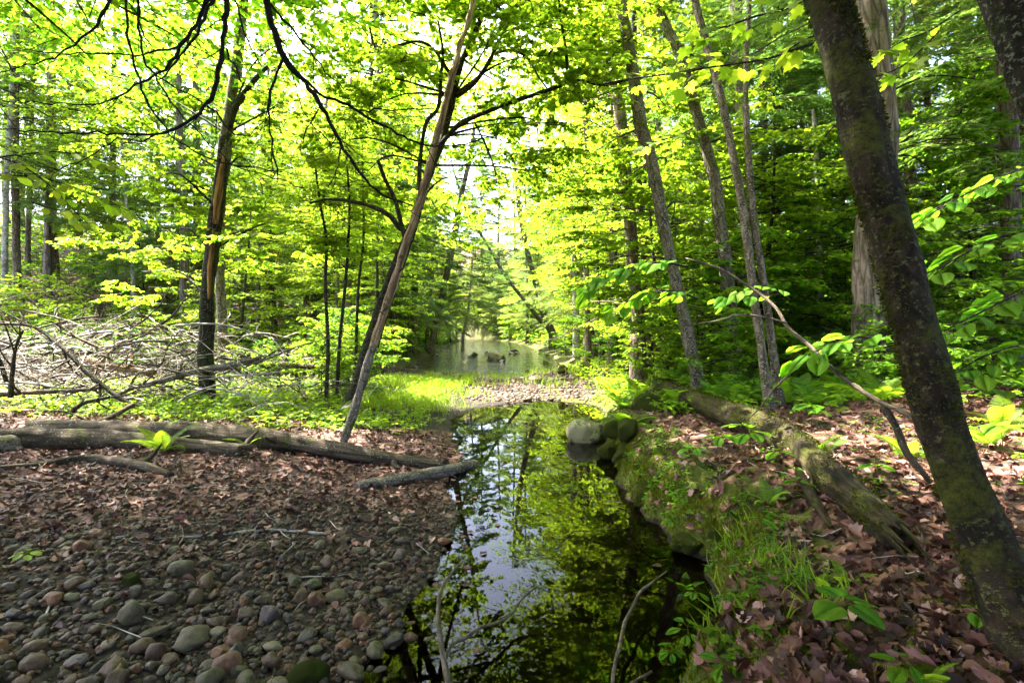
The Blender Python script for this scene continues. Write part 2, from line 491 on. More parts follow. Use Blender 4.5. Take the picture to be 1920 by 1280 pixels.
M['rock_grey'] = rock_mat('rock_grey', (.030, .023, .014), (.064, .050, .031), (.12, .095, .06))
M['rock_olive'] = rock_mat('rock_olive', (.036, .030, .013), (.078, .064, .028), (.14, .115, .055), moss=.2)
M['rock_rust'] = rock_mat('rock_rust', (.065, .028, .014), (.15, .066, .030), (.25, .125, .06))
M['rock_brown'] = rock_mat('rock_brown', (.036, .019, .010), (.080, .045, .024), (.15, .090, .050))
M['rock_slate'] = rock_mat('rock_slate', (.034, .027, .030), (.070, .056, .062), (.13, .108, .11))
M['rock_pale'] = rock_mat('rock_pale', (.10, .085, .062), (.19, .165, .125), (.31, .275, .22))
M['rock_moss'] = rock_mat('rock_moss', (.03, .028, .018), (.07, .065, .04), (.13, .12, .08), moss=1.15)
M['rock_lichen'] = rock_mat('rock_lichen', (.05, .045, .03), (.10, .09, .055), (.2, .18, .11), moss=.35, pale=.75)

def gravel_mat():
    m, t = mat_new('gravel')
    at = nd(t, 'Attribute', attribute_name='rnd')
    col = ramp(t, at.outputs['Fac'], [(0, (.02, .015, .011)), (.2, (0.047, 0.029, 0.018)), (.35, (0.030, 0.024, 0.017)), (.5, (0.065, 0.032, 0.018)), (.62, (0.040, 0.031, 0.017)), (.75, (0.054, 0.038, 0.031)), (.88, (0.101, 0.054, 0.031)), (1, (0.144, 0.109, 0.078))], 'CONSTANT')  # pebble tones darkened so the gaps between cobbles look shaded
    v = coords(t)
    n = noise_n(t, v, 25, 4, .7)
    col = mixc(t, .8, col, ramp(t, n, [(.3, g3(.5)), (.65, g3(1.2))]), 'MULTIPLY')
    col = mixc(t, 1.0, col, (1.15, .93, .72), 'MULTIPLY')
    finish(t, col, .6, n, .4, .01, .35)
    return m
M['gravel'] = gravel_mat()

def ground_mat():
    m, t = mat_new('forest_floor')
    v = coords(t)
    zone = nd(t, 'Attribute', attribute_name='zone')      # r: moss, g: gravel bed, b: leaf litter
    sp = t.nodes.new('ShaderNodeSeparateColor'); t.links.new(zone.outputs['Color'], sp.inputs[0])
    nA = noise_n(t, v, 9, 6, .7)
    nB = noise_n(t, v, 45, 4, .7)
    soil = ramp(t, nA, [(.3, (.004, .003, .002)), (.55, (.013, .008, .005)), (.75, (.030, .019, .012))])
    vo = nd(t, 'TexVoronoi'); vo.inputs['Scale'].default_value = 17; t.links.new(v, vo.inputs['Vector'])
    sc = t.nodes.new('ShaderNodeSeparateColor'); t.links.new(vo.outputs['Color'], sc.inputs[0])
    lit = ramp(t, sc.outputs[0], [(0, (.02, .009, .006)), (.4, (.06, .028, .02)), (.7, (.12, .062, .046)), (1, (.22, .13, .10))])
    lit = mixc(t, .7, lit, ramp(t, nB, [(.3, g3(.45)), (.65, g3(1.1))]), 'MULTIPLY')
    vg = nd(t, 'TexVoronoi'); vg.inputs['Scale'].default_value = 28; t.links.new(v, vg.inputs['Vector'])
    sg = t.nodes.new('ShaderNodeSeparateColor'); t.links.new(vg.outputs['Color'], sg.inputs[0])
    grv = ramp(t, sg.outputs[1], [(0, (.014, .010, .007)), (.5, (.036, .026, .018)), (.8, (.06, .044, .032)), (1, (.11, .085, .065))])
    grv = mixc(t, .8, grv, ramp(t, vg.outputs['Distance'], [(.2, g3(1.1)), (.7, g3(.35))]), 'MULTIPLY')
    mos = mixc(t, nB, (.014, .020, .002), (.075, .085, .008))
    n_edge = ramp(t, nA, [(.35, g3(0)), (.65, g3(1))])
    def sharpen(ch):
        a = nd(t, 'Math', operation='MULTIPLY_ADD'); t.links.new(n_edge, a.inputs[0]); a.inputs[1].default_value = .6
        b = nd(t, 'Math', operation='MULTIPLY_ADD'); t.links.new(ch, b.inputs[0]); b.inputs[1].default_value = 1.6; b.inputs[2].default_value = -.8
        t.links.new(b.outputs[0], a.inputs[2])
        return ramp(t, a.outputs[0], [(.1, g3(0)), (.35, g3(1))])
    col = mixc(t, sharpen(sp.outputs[2]), soil, lit)
    col = mixc(t, sharpen(sp.outputs[1]), col, grv)
    col = mixc(t, sharpen(sp.outputs[0]), col, mos)
    hgt = mixc(t, .5, nB, vo.outputs['Distance'])
    finish(t, col, .9, hgt, .7, .02, .2)
    return m
M['ground'] = ground_mat()

def water_mat(name, bump, scale, tint, rough, dist=.05, ior=1.2, sy=.55):
    m, t = mat_new(name)
    v = coords(t, (1, sy, 1))
    n = noise_n(t, v, scale, 4, .6, .3)
    b = t.nodes.new('ShaderNodeBump'); b.inputs['Strength'].default_value = bump; b.inputs['Distance'].default_value = dist
    t.links.new(n, b.inputs['Height'])
    fr = t.nodes.new('ShaderNodeFresnel'); fr.inputs['IOR'].default_value = ior; t.links.new(b.outputs[0], fr.inputs['Normal'])
    gl = t.nodes.new('ShaderNodeBsdfGlossy'); gl.inputs['Roughness'].default_value = rough; t.links.new(b.outputs[0], gl.inputs['Normal'])
    gl.inputs['Color'].default_value = (1, 1, 1, 1)
    tr = t.nodes.new('ShaderNodeBsdfTransparent'); tr.inputs['Color'].default_value = (*tint, 1)
    mx = t.nodes.new('ShaderNodeMixShader')
    t.links.new(fr.outputs[0], mx.inputs[0]); t.links.new(tr.outputs[0], mx.inputs[1]); t.links.new(gl.outputs[0], mx.inputs[2])
    o = t.nodes.new('ShaderNodeOutputMaterial'); t.links.new(mx.outputs[0], o.inputs['Surface'])
    return m
M['pool'] = water_mat('pool_water', .012, 2.5, (.30, .27, .16), .0)
M['stream'] = water_mat('stream_water', 1.0, 1.3, (.30, .29, .30), .05, .34, 1.33, .6)

# ------------------------------------------------------------------ the setting: ground and water
def build_ground():
    def axis(lo, hi, fine_lo, fine_hi, fine, growth):
        a = list(np.arange(fine_lo, fine_hi + 1e-6, fine))
        s = fine; q = a[-1]
        while q < hi:
            s = min(s * growth, 6); q += s; a.append(q)
        s = fine; q = a[0]; pre = []
        while q > lo:
            s = min(s * growth, 6); q -= s; pre.append(q)
        return np.array(pre[::-1] + a)
    X = axis(-160, 160, -2.2, 2.8, .035, 1.045)
    Y = axis(-30, 260, 1.4, 7.5, .04, 1.03)
    gx, gy = np.meshgrid(X, Y)
    z = hterr(gx, gy)
    V = np.stack([gx, gy, z], -1).reshape(-1, 3)
    ny, nx = gx.shape
    i = (np.arange(ny - 1)[:, None] * nx + np.arange(nx - 1)[None]).ravel()
    F = np.concatenate([np.stack([i, i + 1, i + nx + 1], -1), np.stack([i, i + nx + 1, i + nx], -1)])
    g = Geo(); g.add(V, F, 0)
    me = g.mesh('ground', M['ground'])
    x, y = V[:, 0], V[:, 1]
    xl, xr = edges_pool(y)
    dr = x - xr; dl = xl - x
    near = sstep(14, 10, y)
    moss = sstep(.0, .05, dr) * (sstep(.75, .15, dr) * .9 + .28) * near + .65 * sstep(9, 18, y)
    moss = np.where(x < xl, .12 + .15 * sstep(7, 9, y), moss)
    grav = sstep(-.9, .1, dl) * sstep(5.2, 3.6, y + .35 * dl) + np.where(y > 9.5, sstep(.8, .2, np.abs(y - 12.5) / 4) * sstep(3.2, 2, np.abs(x - .2)), 0)
    _sl, _sr = edges_stream(y)
    grav = np.where((y > 15.8) & (x > _sl + .02) & (x < _sr - .02), 1, grav)
    _edge = (y > 15.8) & ((np.abs(x - _sl) < .7) | (np.abs(x - _sr) < .7))
    inside = (dr < 0) & (dl < 0) & (y < 11.2)
    grav = np.where(inside, .45 * sstep(-.6, 0, dl), grav)
    lit = np.where(dr > .1, .85, np.where(dr > 0, 0., np.where(dl > 0, .72, 0)))
    lit = lit * np.where((x < 0) & (y > 7.5) & (y < 16), .45, 1) * (1 - .45 * sstep(10, 18, y) * sstep(-14, -8, x))
    moss = np.where(x < -12, .1, np.where(y > 24, .42, moss))
    lit = np.where(x < -12, lit, lit * sstep(34, 24, y))
    moss = np.where(_edge, .55, moss); lit = np.where(_edge, .0, lit)
    C = np.stack([moss, grav, lit, np.ones_like(x)], -1).clip(0, 1)
    at = me.attributes.new('zone', 'FLOAT_COLOR', 'POINT')
    at.data.foreach_set('color', C.astype(np.float32).ravel())
    o = link('ground', me); o['kind'] = 'structure'
    o['label'] = 'forest floor with gravel bar, mossy bank and leaf litter'

def build_water():
    def sheet(name, ys, fl, fr, z, mat, label):
        g = Geo(); V = []; n = len(ys)
        for y in ys:
            a, b = fl(y), fr(y)
            V += [(a + (b - a) * k / 6, y, z) for k in range(7)]
        F = []
        for i in range(n - 1):
            for k in range(6):
                q = i * 7 + k
                F += [(q, q + 1, q + 8), (q, q + 8, q + 7)]
        g.add(V, F, 0)
        o = g.build(name, mat); o['kind'] = 'structure'; o['label'] = label
    sheet('pool_water', np.arange(-5, 11.6, .2), lambda y: float(edges_pool(y)[0]) - .35, lambda y: float(edges_pool(y)[1]) + .12, 0.0, M['pool'], 'still dark pool mirroring the trees')
    sheet('stream_water', np.arange(15.4, 135, 1.0), lambda y: float(edges_stream(y)[0]) - .5, lambda y: float(edges_stream(y)[1]) + .4, .004, M['stream'], 'shallow rippling stream beyond the gravel spit')
build_ground()
build_water()

# ------------------------------------------------------------------ leaf templates (unit length along +Y)
def fan(outline, centre=(0, .45, 0)):
    V = np.array([centre] + [tuple(p) for p in outline], float); n = len(outline)
    return V, np.array([(0, 1 + i, 1 + (i + 1) % n) for i in range(n)])
RH_V = np.array([(0, 0, 0), (-.27, .42, .07), (0, 1, -.03), (.27, .42, .07)], float); RH_F = np.array([(0, 2, 1), (0, 3, 2)])
OV_V = np.array([(0, 0, 0), (0, .5, -.03), (0, 1, -.10), (-.24, .2, .04), (-.33, .5, .05), (-.2, .8, -.01), (.24, .2, .04), (.33, .5, .05), (.2, .8, -.01)], float)
OV_F = np.array([(0, 1, 3), (3, 1, 4), (4, 1, 5), (5, 1, 2), (0, 6, 1), (6, 7, 1), (7, 8, 1), (8, 2, 1)])
def maple_outline(curl=0.0, seed=0, droop=.0):
    half = [(0.0, 0), (.10, -.06), (.30, -.02), (.26, .10), (.52, .20), (.44, .32), (.56, .50), (.34, .48), (.22, .56), (.26, .78), (.12, .76), (0, 1.0)]
    out = half + [(-x, y) for x, y in half[-2:0:-1]]
    rr = random.Random(seed)
    return [(x, y, curl * (x * x * 1.3 + (y - .4) ** 2 * .8) + rr.uniform(-1, 1) * abs(curl) * .18 - droop * y * y) for x, y in out]
MA_V, MA_F = fan(maple_outline(-.12, 1, .12), (0, .3, .02))
HE_half = [(0, .0), (.16, -.07), (.34, .02), (.44, .22), (.44, .45), (.34, .68), (.18, .87), (0, 1.0)]
HE_o = HE_half + [(-x, y) for x, y in HE_half[-2:0:-1]]
HE_V, HE_F = fan([(x, y, .10 * abs(x) - .14 * y * y) for x, y in HE_o], (0, .4, -.01))
OB_half = [(0, 0), (.10, .06), (.24, .25), (.33, .5), (.30, .74), (.15, .92), (0, 1.0)]
OB_o = OB_half + [(-x, y) for x, y in OB_half[-2:0:-1]]
OB_V, OB_F = fan([(x, y, .14 * abs(x) - .16 * y * y) for x, y in OB_o], (0, .45, -.02))
def crumpled(k, seed, skew, fold, curl):
    rr = random.Random(seed)
    return fan([(x * k + skew * (y - .4), y * rr.uniform(.9, 1.05), fold * abs(x) + curl * (y - .4) ** 2 + rr.uniform(-.05, .05)) for x, y, z in maple_outline(0, seed)], (0, .35, -.02))
DEAD = [fan(maple_outline(c, s), (0, .35, -.03)) for c, s in ((.55, 3), (-.6, 4))] + [crumpled(.8, 5, .12, .75, .4), crumpled(.65, 6, -.15, -.7, .5), crumpled(.5, 7, .2, 1.1, -.6), crumpled(.9, 8, -.1, .3, 1.2)] + [fan([(x * w, y, a * abs(x) + b * (y - .5) ** 2 + c * x * y) for x, y in OB_o], (0, .5, -.02)) for w, a, b, c in ((.9, .6, -.4, .3), (1.1, -.5, .6, -.4), (.75, 1.0, .3, .2), (1.0, .2, -.9, .5))] + [fan([(x, y, .8 * x * x - .3 * (y - .5) ** 2) for x, y in OB_o], (0, .5, -.05))]
NE_V = np.array([(0, 0, 0), (-.09, .3, .0), (0, 1, -.05), (.09, .3, .0)], float); NE_F = RH_F

# ------------------------------------------------------------------ crowns (shared between trees)
def spray(g, p0, az, L, droop, leaf, nleaf, tmpl, mat=0, wood=1, rise=.1, tilt=.35, width=.75, r0=.008):
    """one flat bough: spine, side twigs, leaves held level"""
    d = np.array([math.cos(az), math.sin(az), 0.]); q = np.array([-d[1], d[0], 0.])
    t = np.linspace(0, 1, 7)
    bend = rng.normal(0, .12)
    sp = p0[None] + d[None] * (t * L)[:, None] + q[None] * (bend * L * t * t)[:, None]
    sp[:, 2] += rise * L * t - droop * L * t * t
    g.tube(sp, np.linspace(r0, .003, 7), 3, wood, cap=False)
    m = max(6, int(L * 9))
    ti = np.sort(rng.uniform(.12, 1, m)); side = np.where(np.arange(m) % 2 == 0, 1., -1.)
    base = np.stack([np.interp(ti, t, sp[:, k]) for k in range(3)], -1)
    ln = width * .5 * L * np.sin(np.pi * np.clip(ti * .78 + .2, 0, 1)) * rng.uniform(.6, 1.15, m)
    ang = rng.uniform(.6, 1.0, m)
    td = d[None] * np.cos(ang)[:, None] + q[None] * (side * np.sin(ang))[:, None]
    td[:, 2] += rng.normal(-.08, .12, m)
    ends = base + td * ln[:, None]
    for k in range(0, m, 2):
        g.tube([base[k], ends[k]], [.0035, .0018], 3, wood, cap=False)
    pr = ln / ln.sum()
    idx = rng.choice(m, nleaf, p=pr)
    u = rng.uniform(.08, 1.05, nleaf)
    pos = base[idx] + td[idx] * (ln[idx] * u)[:, None]
    pos[:, 2] -= .12 * (ln[idx] * u) ** 2 + np.abs(rng.normal(0, .02, nleaf))
    a2 = rng.choice([-1., 1.], nleaf) * rng.uniform(.3, 1.1, nleaf)
    c, s = np.cos(a2), np.sin(a2)
    ld = np.stack([td[idx, 0] * c - td[idx, 1] * s, td[idx, 0] * s + td[idx, 1] * c, rng.normal(-.28, .25, nleaf)], -1)
    x, y, z = frames(unit(ld), np.array([0, 0, 1.]), tilt)
    g.stamp(tmpl[0], tmpl[1], pos, x, y, z, leaf * rng.uniform(.6, 1.2, nleaf), mat)

def leafy_crown(z0, z1, rad, nspray, leaf, nleaf, tmpl=(RH_V, RH_F), mat='leaf_lime', wood='bark_dark', droop=.22, rise=.25, shape=None, name='crown'):
    g = Geo()
    for k in range(nspray):
        f = (k + rng.random()) / nspray
        z = z0 + (z1 - z0) * f
        prof = shape(f) if shape else math.sin(math.pi * (0.18 + .8 * f)) ** .7
        L = max(.35, rad * prof * rng.uniform(.6, 1.1))
        spray(g, np.array([0, 0, z]), rng.uniform(0, 2 * math.pi), L, droop * rng.uniform(.6, 1.4), leaf, int(nleaf * L / rad) + 6, tmpl, rise=rise * rng.uniform(.3, 1.4), r0=.006 + .006 * L)
    return g.mesh(name, [M[mat], M[wood]])

def hemlock_crown(z0, z1, rad, nb, mat='needle', wood='bark_hemlock', ntw=26, name='crown', fine=1.0):
    g = Geo()
    for k in range(nb):
        f = (k + rng.random()) / nb
        z = z0 + (z1 - z0) * f
        L = max(.4, rad * (1 - f) ** .7 * rng.uniform(.6, 1.1) + .3)
        az = rng.uniform(0, 2 * math.pi)
        d = np.array([math.cos(az), math.sin(az), 0.]); q = np.array([-d[1], d[0], 0.])
        t = np.linspace(0, 1, 7)
        sp = np.array([0, 0, z])[None] + d[None] * (t * L)[:, None] + q[None] * (rng.normal(0, .1) * L * t * t)[:, None]
        sp[:, 2] += (.12 * t - .34 * t * t * rng.uniform(.6, 1.3)) * L
        g.tube(sp, np.linspace(.007 + .006 * L, .003, 7), 3, 1, cap=False)
        m = int(ntw * (.5 + L / rad))
        ti = np.sort(rng.uniform(.18, 1, m)); side = np.where(np.arange(m) % 2 == 0, 1., -1.)
        base = np.stack([np.interp(ti, t, sp[:, c]) for c in range(3)], -1)
        ln = .36 * L * np.sin(np.pi * np.clip(ti * .75 + .22, 0, 1)) * rng.uniform(.6, 1.2, m)
        ang = rng.uniform(.7, 1.1, m)
        td = d[None] * np.cos(ang)[:, None] + q[None] * (side * np.sin(ang))[:, None]
        td[:, 2] += rng.normal(-.16, .1, m)
        per = max(6, int(26 * fine))
        idx = np.repeat(np.arange(m), per)
        u = rng.uniform(.05, 1, m * per)
        pos = base[idx] + td[idx] * (ln[idx] * u)[:, None]
        pos[:, 2] -= .25 * (ln[idx] * u) ** 2 + np.abs(rng.normal(0, .015, len(idx)))
        a2 = rng.choice([-1., 1.], len(idx)) * rng.uniform(.4, 1.0, len(idx))
        c_, s_ = np.cos(a2), np.sin(a2)
        ld = np.stack([td[idx, 0] * c_ - td[idx, 1] * s_, td[idx, 0] * s_ + td[idx, 1] * c_, rng.normal(-.3, .15, len(idx))], -1)
        x, y, zz = frames(unit(ld), np.array([0, 0, 1.]), .3)
        g.stamp(NE_V, NE_F, pos, x, y, zz, rng.uniform(.09, .2, len(idx)) / fine ** .5, 0)
    return g.mesh(name, [M[mat], M[wood]])

def dead_boughs(g, z0, z1, n, L0, mat=0, x=0, y=0):
    """bare lower branches of a shaded hemlock, with side twigs"""
    for k in range(n):
        z = rng.uniform(z0, z1); az = rng.uniform(0, 2 * math.pi); L = L0 * rng.uniform(.4, 1.2)
        d = np.array([math.cos(az), math.sin(az), 0.])
        t = np.linspace(0, 1, 6)
        sp = np.array([x, y, z])[None] + d[None] * (t * L)[:, None]
        sp[:, 2] += L * (rng.uniform(-.1, .25) * t - .25 * t * t) + rng.normal(0, .02, 6) * L
        sp[1:, :2] += rng.normal(0, .03 * L, (5, 2))
        g.tube(sp, np.linspace(.013, .003, 6), 4, mat, cap=False)
        for j in range(5):
            i = rng.integers(2, 6); a = az + rng.choice([-1, 1]) * rng.uniform(.4, 1.1); l = L * rng.uniform(.2, .45)
            e = sp[i] + np.array([math.cos(a) * l, math.sin(a) * l, rng.uniform(-.25, .1) * l])
            mid = (sp[i] + e) / 2 + rng.normal(0, .04 * l, 3)
            g.tube([sp[i], mid, e], [.005, .004, .002], 3, mat, cap=False)

CR = {}
CR['lime_a'] = leafy_crown(2.0, 9.0, 3.2, 62, .10, 300)
CR['lime_b'] = leafy_crown(1.6, 7.5, 2.6, 54, .10, 300)
CR['lime_c'] = leafy_crown(3.5, 12., 3.6, 70, .11, 300)
CR['mid_a'] = leafy_crown(2.5, 11., 3.2, 64, .11, 300, mat='leaf_mid')
CR['mid_b'] = leafy_crown(1.2, 6.5, 2.4, 50, .10, 280, mat='leaf_mid')
CR['hem_a'] = hemlock_crown(5.0, 20., 3.4, 70)
CR['hem_b'] = hemlock_crown(2.2, 15., 2.9, 70)
CR['hem_c'] = hemlock_crown(1.2, 12., 2.4, 60, mat='needle_pale', fine=.9)
CR['canopy'] = leafy_crown(6.5, 15., 4.2, 80, .13, 260, mat='leaf_mid', droop=.15)
CR['roof'] = leafy_crown(6.2, 11.5, 5.2, 95, .15, 300, mat='leaf_mid', droop=.12, rise=.15, shape=lambda f: .75 + .35 * math.sin(math.pi * f))  # wide crown shaped to shade the foreground from above the frame
CH = {}
for _k, _m, _l in (('lime_a', 'leaf_lime', .072), ('lime_b', 'leaf_lime', .08), ('mid_a', 'leaf_mid', .075), ('mid_b', 'leaf_mid', .082)):
    _g = Geo()
    for _i in range(15):
        spray(_g, np.array([rng.normal(0, .25), rng.normal(0, .25), rng.uniform(-.6, .6)]), rng.uniform(0, 6.28), rng.uniform(.7, 1.35), .2, _l, 165, (OV_V, OV_F), rise=.12)
    CH[_k] = _g.mesh('foliage', [M[_m], M['bark_dark']])
SH = {}
_low = lambda f: .55 + .6 * math.sin(math.pi * min(1, f * .9 + .1))
SH['a'] = leafy_crown(.25, 1.6, 1.0, 22, .085, 110, mat='leaf_lime', shape=_low, rise=.45)
SH['b'] = leafy_crown(.3, 2.3, 1.2, 28, .09, 120, mat='leaf_mid', shape=_low, rise=.4)
SH['c'] = leafy_crown(.15, 1.0, .8, 18, .075, 100, mat='leaf_cool', shape=_low, rise=.4)
SH['d'] = leafy_crown(.6, 3.4, 1.5, 34, .095, 140, mat='leaf_lime', shape=_low, rise=.3)

def stem_mesh(h, r, bend, mat, sides=8, dead=None, name='trunk', seed=0):
    g = Geo()
    n = 9
    t = np.linspace(0, 1, n)
    rs = np.random.default_rng(seed)
    ph = rs.uniform(0, 6.28)
    P = np.stack([bend * np.sin(t * 3 + ph) - bend * math.sin(ph), bend * .7 * np.sin(t * 2.3 + ph * 2) - bend * .7 * math.sin(ph * 2), t * h - .25], -1)
    rad = r * (1 - .72 * t); rad[0] *= 1.45; rad[1] *= 1.03
    g.tube(P, rad, sides, 0, step=h / 30, rough=.14)
    if dead:
        dead_boughs(g, *dead)
    return g.mesh(name, [M[mat]])
TR = {
    'hem_a': stem_mesh(19, .22, .10, 'bark_hemlock', 10, (1.5, 6.5, 34, 1.7), seed=1),
    'hem_b': stem_mesh(14.5, .16, .08, 'bark_hemlock', 9, (1.0, 5, 30, 1.4), seed=2),
    'hem_c': stem_mesh(12, .12, .10, 'bark_grey', 8, (.8, 4, 26, 1.2), seed=3),
    'lime_a': stem_mesh(9, .12, .35, 'bark_grey', 8, seed=4),
    'lime_b': stem_mesh(7.5, .09, .30, 'bark_dark', 8, seed=5),
    'lime_c': stem_mesh(12, .16, .35, 'bark_grey', 8, seed=6),
    'mid_a': stem_mesh(11, .15, .3, 'bark_grey', 8, seed=7),
    'mid_b': stem_mesh(6.5, .07, .25, 'bark_dark', 7, seed=8),
    'canopy': stem_mesh(14.5, .20, .3, 'bark_grey', 10, seed=9),
    'pale': stem_mesh(16, .15, .15, 'bark_pale', 9, (2, 6, 14, 1.0), seed=10),
}
ST = {k: stem_mesh(h, r, .1, 'bark_dark', 5, name='stem', seed=20 + i) for i, (k, h, r) in enumerate((('a', 1.5, .012), ('b', 2.2, .016), ('c', .95, .009), ('d', 3.3, .02)))}

def plant_tree(kind, x, y, label, cat='tree', group=None, scale=1.0, trunk=None, crown=None, name=None, dz=0.0):
    o = thing(name or {'h': 'hemlock_tree', 'p': 'birch_tree'}.get(kind[0], 'understory_tree'), label, cat, (x, y, hz(x, y) + dz), group, random.uniform(0, 6.28), scale)
    link('trunk', TR[trunk or kind], o)
    link('crown', CR[crown or kind], o)
    return o

# ------------------------------------------------------------------ trees traced from the photograph
def traced_path(pts, Y, Y2=None):
    """pts: (px, py, width px) from the base up; Y the distance of the base, Y2 of the last point"""
    n = len(pts); Y2 = Y2 or Y
    ys = [Y + (Y2 - Y) * i / (n - 1) for i in range(n)]
    return [W(p[0], p[1], q) for p, q in zip(pts, ys)], [p[2] / FPX * q / 2 * .93 * math.cos(math.atan(min(1.2, abs(p[0] - 960) / FPX))) for p, q in zip(pts, ys)]

def base_depth(px, py):
    return G(px, py).y

def traced_tree(name, label, pts, mat, Y=None, Y2=None, crown=None, crown_scale=1.0, crown_dz=0.0, top=None, sides=14, step=.1, rough=.12, dead=None, flare=1.35, group=None, cat='tree', extra=None):
    if Y is None:
        Y = base_depth(pts[0][0], pts[0][1])
    P, r = traced_path(pts, Y, Y2)
    base = Vector((P[0].x, P[0].y, hz(P[0].x, P[0].y)))
    if P[0].z > base.z - .05:
        P = [Vector((P[0].x + (P[0].x - P[1].x) * .15, P[0].y, base.z - .15))] + P; r = [r[0] * flare] + r
    if top:
        dv = (P[-1] - P[-2]).normalized(); dv = (dv + Vector((0, 0, .5))).normalized()
        P = P + [P[-1] + dv * top * .4, P[-1] + dv * top * .75 + Vector((0, 0, top * .1)), P[-1] + dv * top + Vector((0, 0, top * .2))]
        r = r + [r[-1] * .8, r[-1] * .5, r[-1] * .15]
    o = thing(name, label, cat, base, group)
    g = Geo()
    g.tube([p - base for p in P], r, sides, 0, step=step, rough=rough)
    if dead:
        z0, z1, n, L = dead
        for k in range(n):
            z = rng.uniform(z0, z1)
            i = min(range(len(P)), key=lambda q: abs(P[q].z - base.z - z))
            dead_boughs(g, z, z + .05, 1, L, 0, P[i].x - base.x, P[i].y - base.y)
    g.build('trunk', M[mat], o)
    traced_tree.rad = r
    if crown:
        tp = P[-1] - base
        c = link('crown', CR[crown], o, (tp.x * .8, tp.y * .8, crown_dz), (0, 0, random.uniform(0, 6)), crown_scale)
    return o, base, P

def moss_on(o, base, P, r, n, thr, size=.013, side=None):
    Q, rr = smooth_path([p - base for p in P], r, .03)
    T = unit(np.gradient(Q, axis=0))
    i = rng.integers(0, len(Q), n); a = rng.uniform(0, 6.283, n)
    e1 = unit(np.cross(T, np.array([0., 1, .1]))); e2 = np.cross(T, e1)
    nrm = e1[i] * np.cos(a)[:, None] + e2[i] * np.sin(a)[:, None]
    k = vnoise(i * .12, np.cos(a) * 1.3 + 7, 41) + .6 * vnoise(i * .45, np.sin(a) * 3.1, 42) + (side * nrm[:, 2] if side else 0) > thr
    i, nrm, a = i[k], nrm[k], a[k]; n = len(i)
    pos = Q[i] + nrm * (rr[i] * rng.uniform(.93, 1.06, n))[:, None] + T[i] * rng.uniform(-.02, .02, n)[:, None]
    d = unit(nrm + rng.normal(0, .5, (n, 3)) + np.array([0, 0, .3]))
    x, y, z = frames(d, np.array([0, 0, 1.]), .6)
    g = Geo(); g.stamp(RH_V, RH_F, pos, x, y, z, size * rng.uniform(.5, 1.4, n), 0)
    m = g.build('moss', M['moss_dark'], o); m['kind'] = 'stuff'

def branch_part(o, base, pts, Y, mat, Y2=None, name='branch', sides=7, step=.06, rough=.15, mul=1.0):
    P, r = traced_path(pts, Y, Y2)
    g = Geo()
    g.tube([p - base for p in P], [q * mul for q in r], sides, 0, step=step, rough=rough)
    return g.build(name, M[mat], o)

# the mossy trunk close on the right, and its neighbour at the edge
tA, bA, PA = traced_tree('leaning_tree', 'thick moss-covered trunk leaning left in the right foreground', [(1990, 1340, 215), (1915, 1180, 165), (1858, 1050, 138), (1800, 900, 116), (1752, 760, 103), (1722, 640, 98), (1690, 520, 97), (1655, 390, 96), (1612, 220, 92), (1578, 90, 88), (1548, -10, 86), (1490, -200, 78)], 'bark_moss', Y=1.6, Y2=2.25, crown='canopy', crown_scale=.8, top=3.5, sides=36, step=.03, rough=.10, crown_dz=.6)
moss_on(tA, bA, PA[:-3], traced_tree.rad[:-3], 26000, .25)
tB, bB, PB = traced_tree('leaning_tree', 'dark lichen-covered trunk cutting the top right corner', [(2500, 1400, 260), (2320, 900, 230), (2160, 560, 210), (2020, 250, 195), (1935, 0, 190), (1870, -200, 170)], 'bark_lichen', Y=2.1, Y2=2.3, crown='canopy', crown_scale=.85, top=4, sides=36, step=.03, rough=.12)
moss_on(tB, bB, PB[:-3], traced_tree.rad[:-3], 16000, .5)
# stout ridged hemlock behind it
tC, bC, PC = traced_tree('hemlock_tree', 'stout ridged grey-brown hemlock behind the mossy leaning trunk', [(1640, 690, 118), (1634, 650, 88), (1632, 560, 72), (1632, 430, 66), (1650, 300, 64), (1652, 180, 62), (1640, 60, 62), (1632, -20, 60), (1625, -250, 56)], 'bark_ridge', Y=8.0, crown='hem_a', crown_scale=.9, top=8, sides=32, step=.1, rough=.13, crown_dz=1.4)
# slim trunks in the right middle
tF, bF, PF = traced_tree('understory_tree', 'slim brown trunk with a kink, rising from the right bank by the fallen log', [(1310, 722, 30), (1297, 660, 27), (1278, 570, 25), (1258, 485, 25), (1240, 400, 25), (1222, 300, 24), (1203, 240, 27), (1192, 170, 24), (1175, 70, 23), (1160, -30, 22)], 'bark_grey', Y=7.7, Y2=8.2, crown='mid_a', crown_scale=.45, top=5, crown_dz=8, dead=(2.2, 6, 16, .8))
traced_tree('hemlock_tree', 'straight shaggy hemlock trunk left of the kinked slim trunk', [(1196, 600, 30), (1190, 520, 27), (1182, 430, 26), (1172, 330, 26), (1164, 240, 25), (1153, 140, 24), (1142, 20, 23), (1136, -80, 22)], 'bark_hemlock', Y=10.5, crown='hem_b', crown_scale=.45, top=6, crown_dz=9, dead=(1.5, 6.5, 30, 1.6))
traced_tree('hemlock_tree', 'thin dark trunk between the two brown trunks of the right bank', [(1216, 610, 13), (1206, 480, 12), (1197, 330, 12), (1192, 200, 11), (1188, 0, 10)], 'bark_dark', Y=12, crown='hem_c', crown_scale=.4, top=4, crown_dz=8, dead=(2, 6, 14, 1.))
tD, bD, _ = traced_tree('understory_tree', 'left of two thin trunks growing side by side on the right bank', [(1447, 795, 26), (1437, 720, 21), (1423, 620, 19), (1407, 500, 18), (1394, 400, 18), (1378, 310, 18), (1358, 210, 17), (1338, 130, 16), (1302, 0, 15), (1285, -80, 14)], 'bark_grey', Y=6.3, Y2=6.8, crown='lime_b', crown_scale=.45, top=3, crown_dz=5.5)
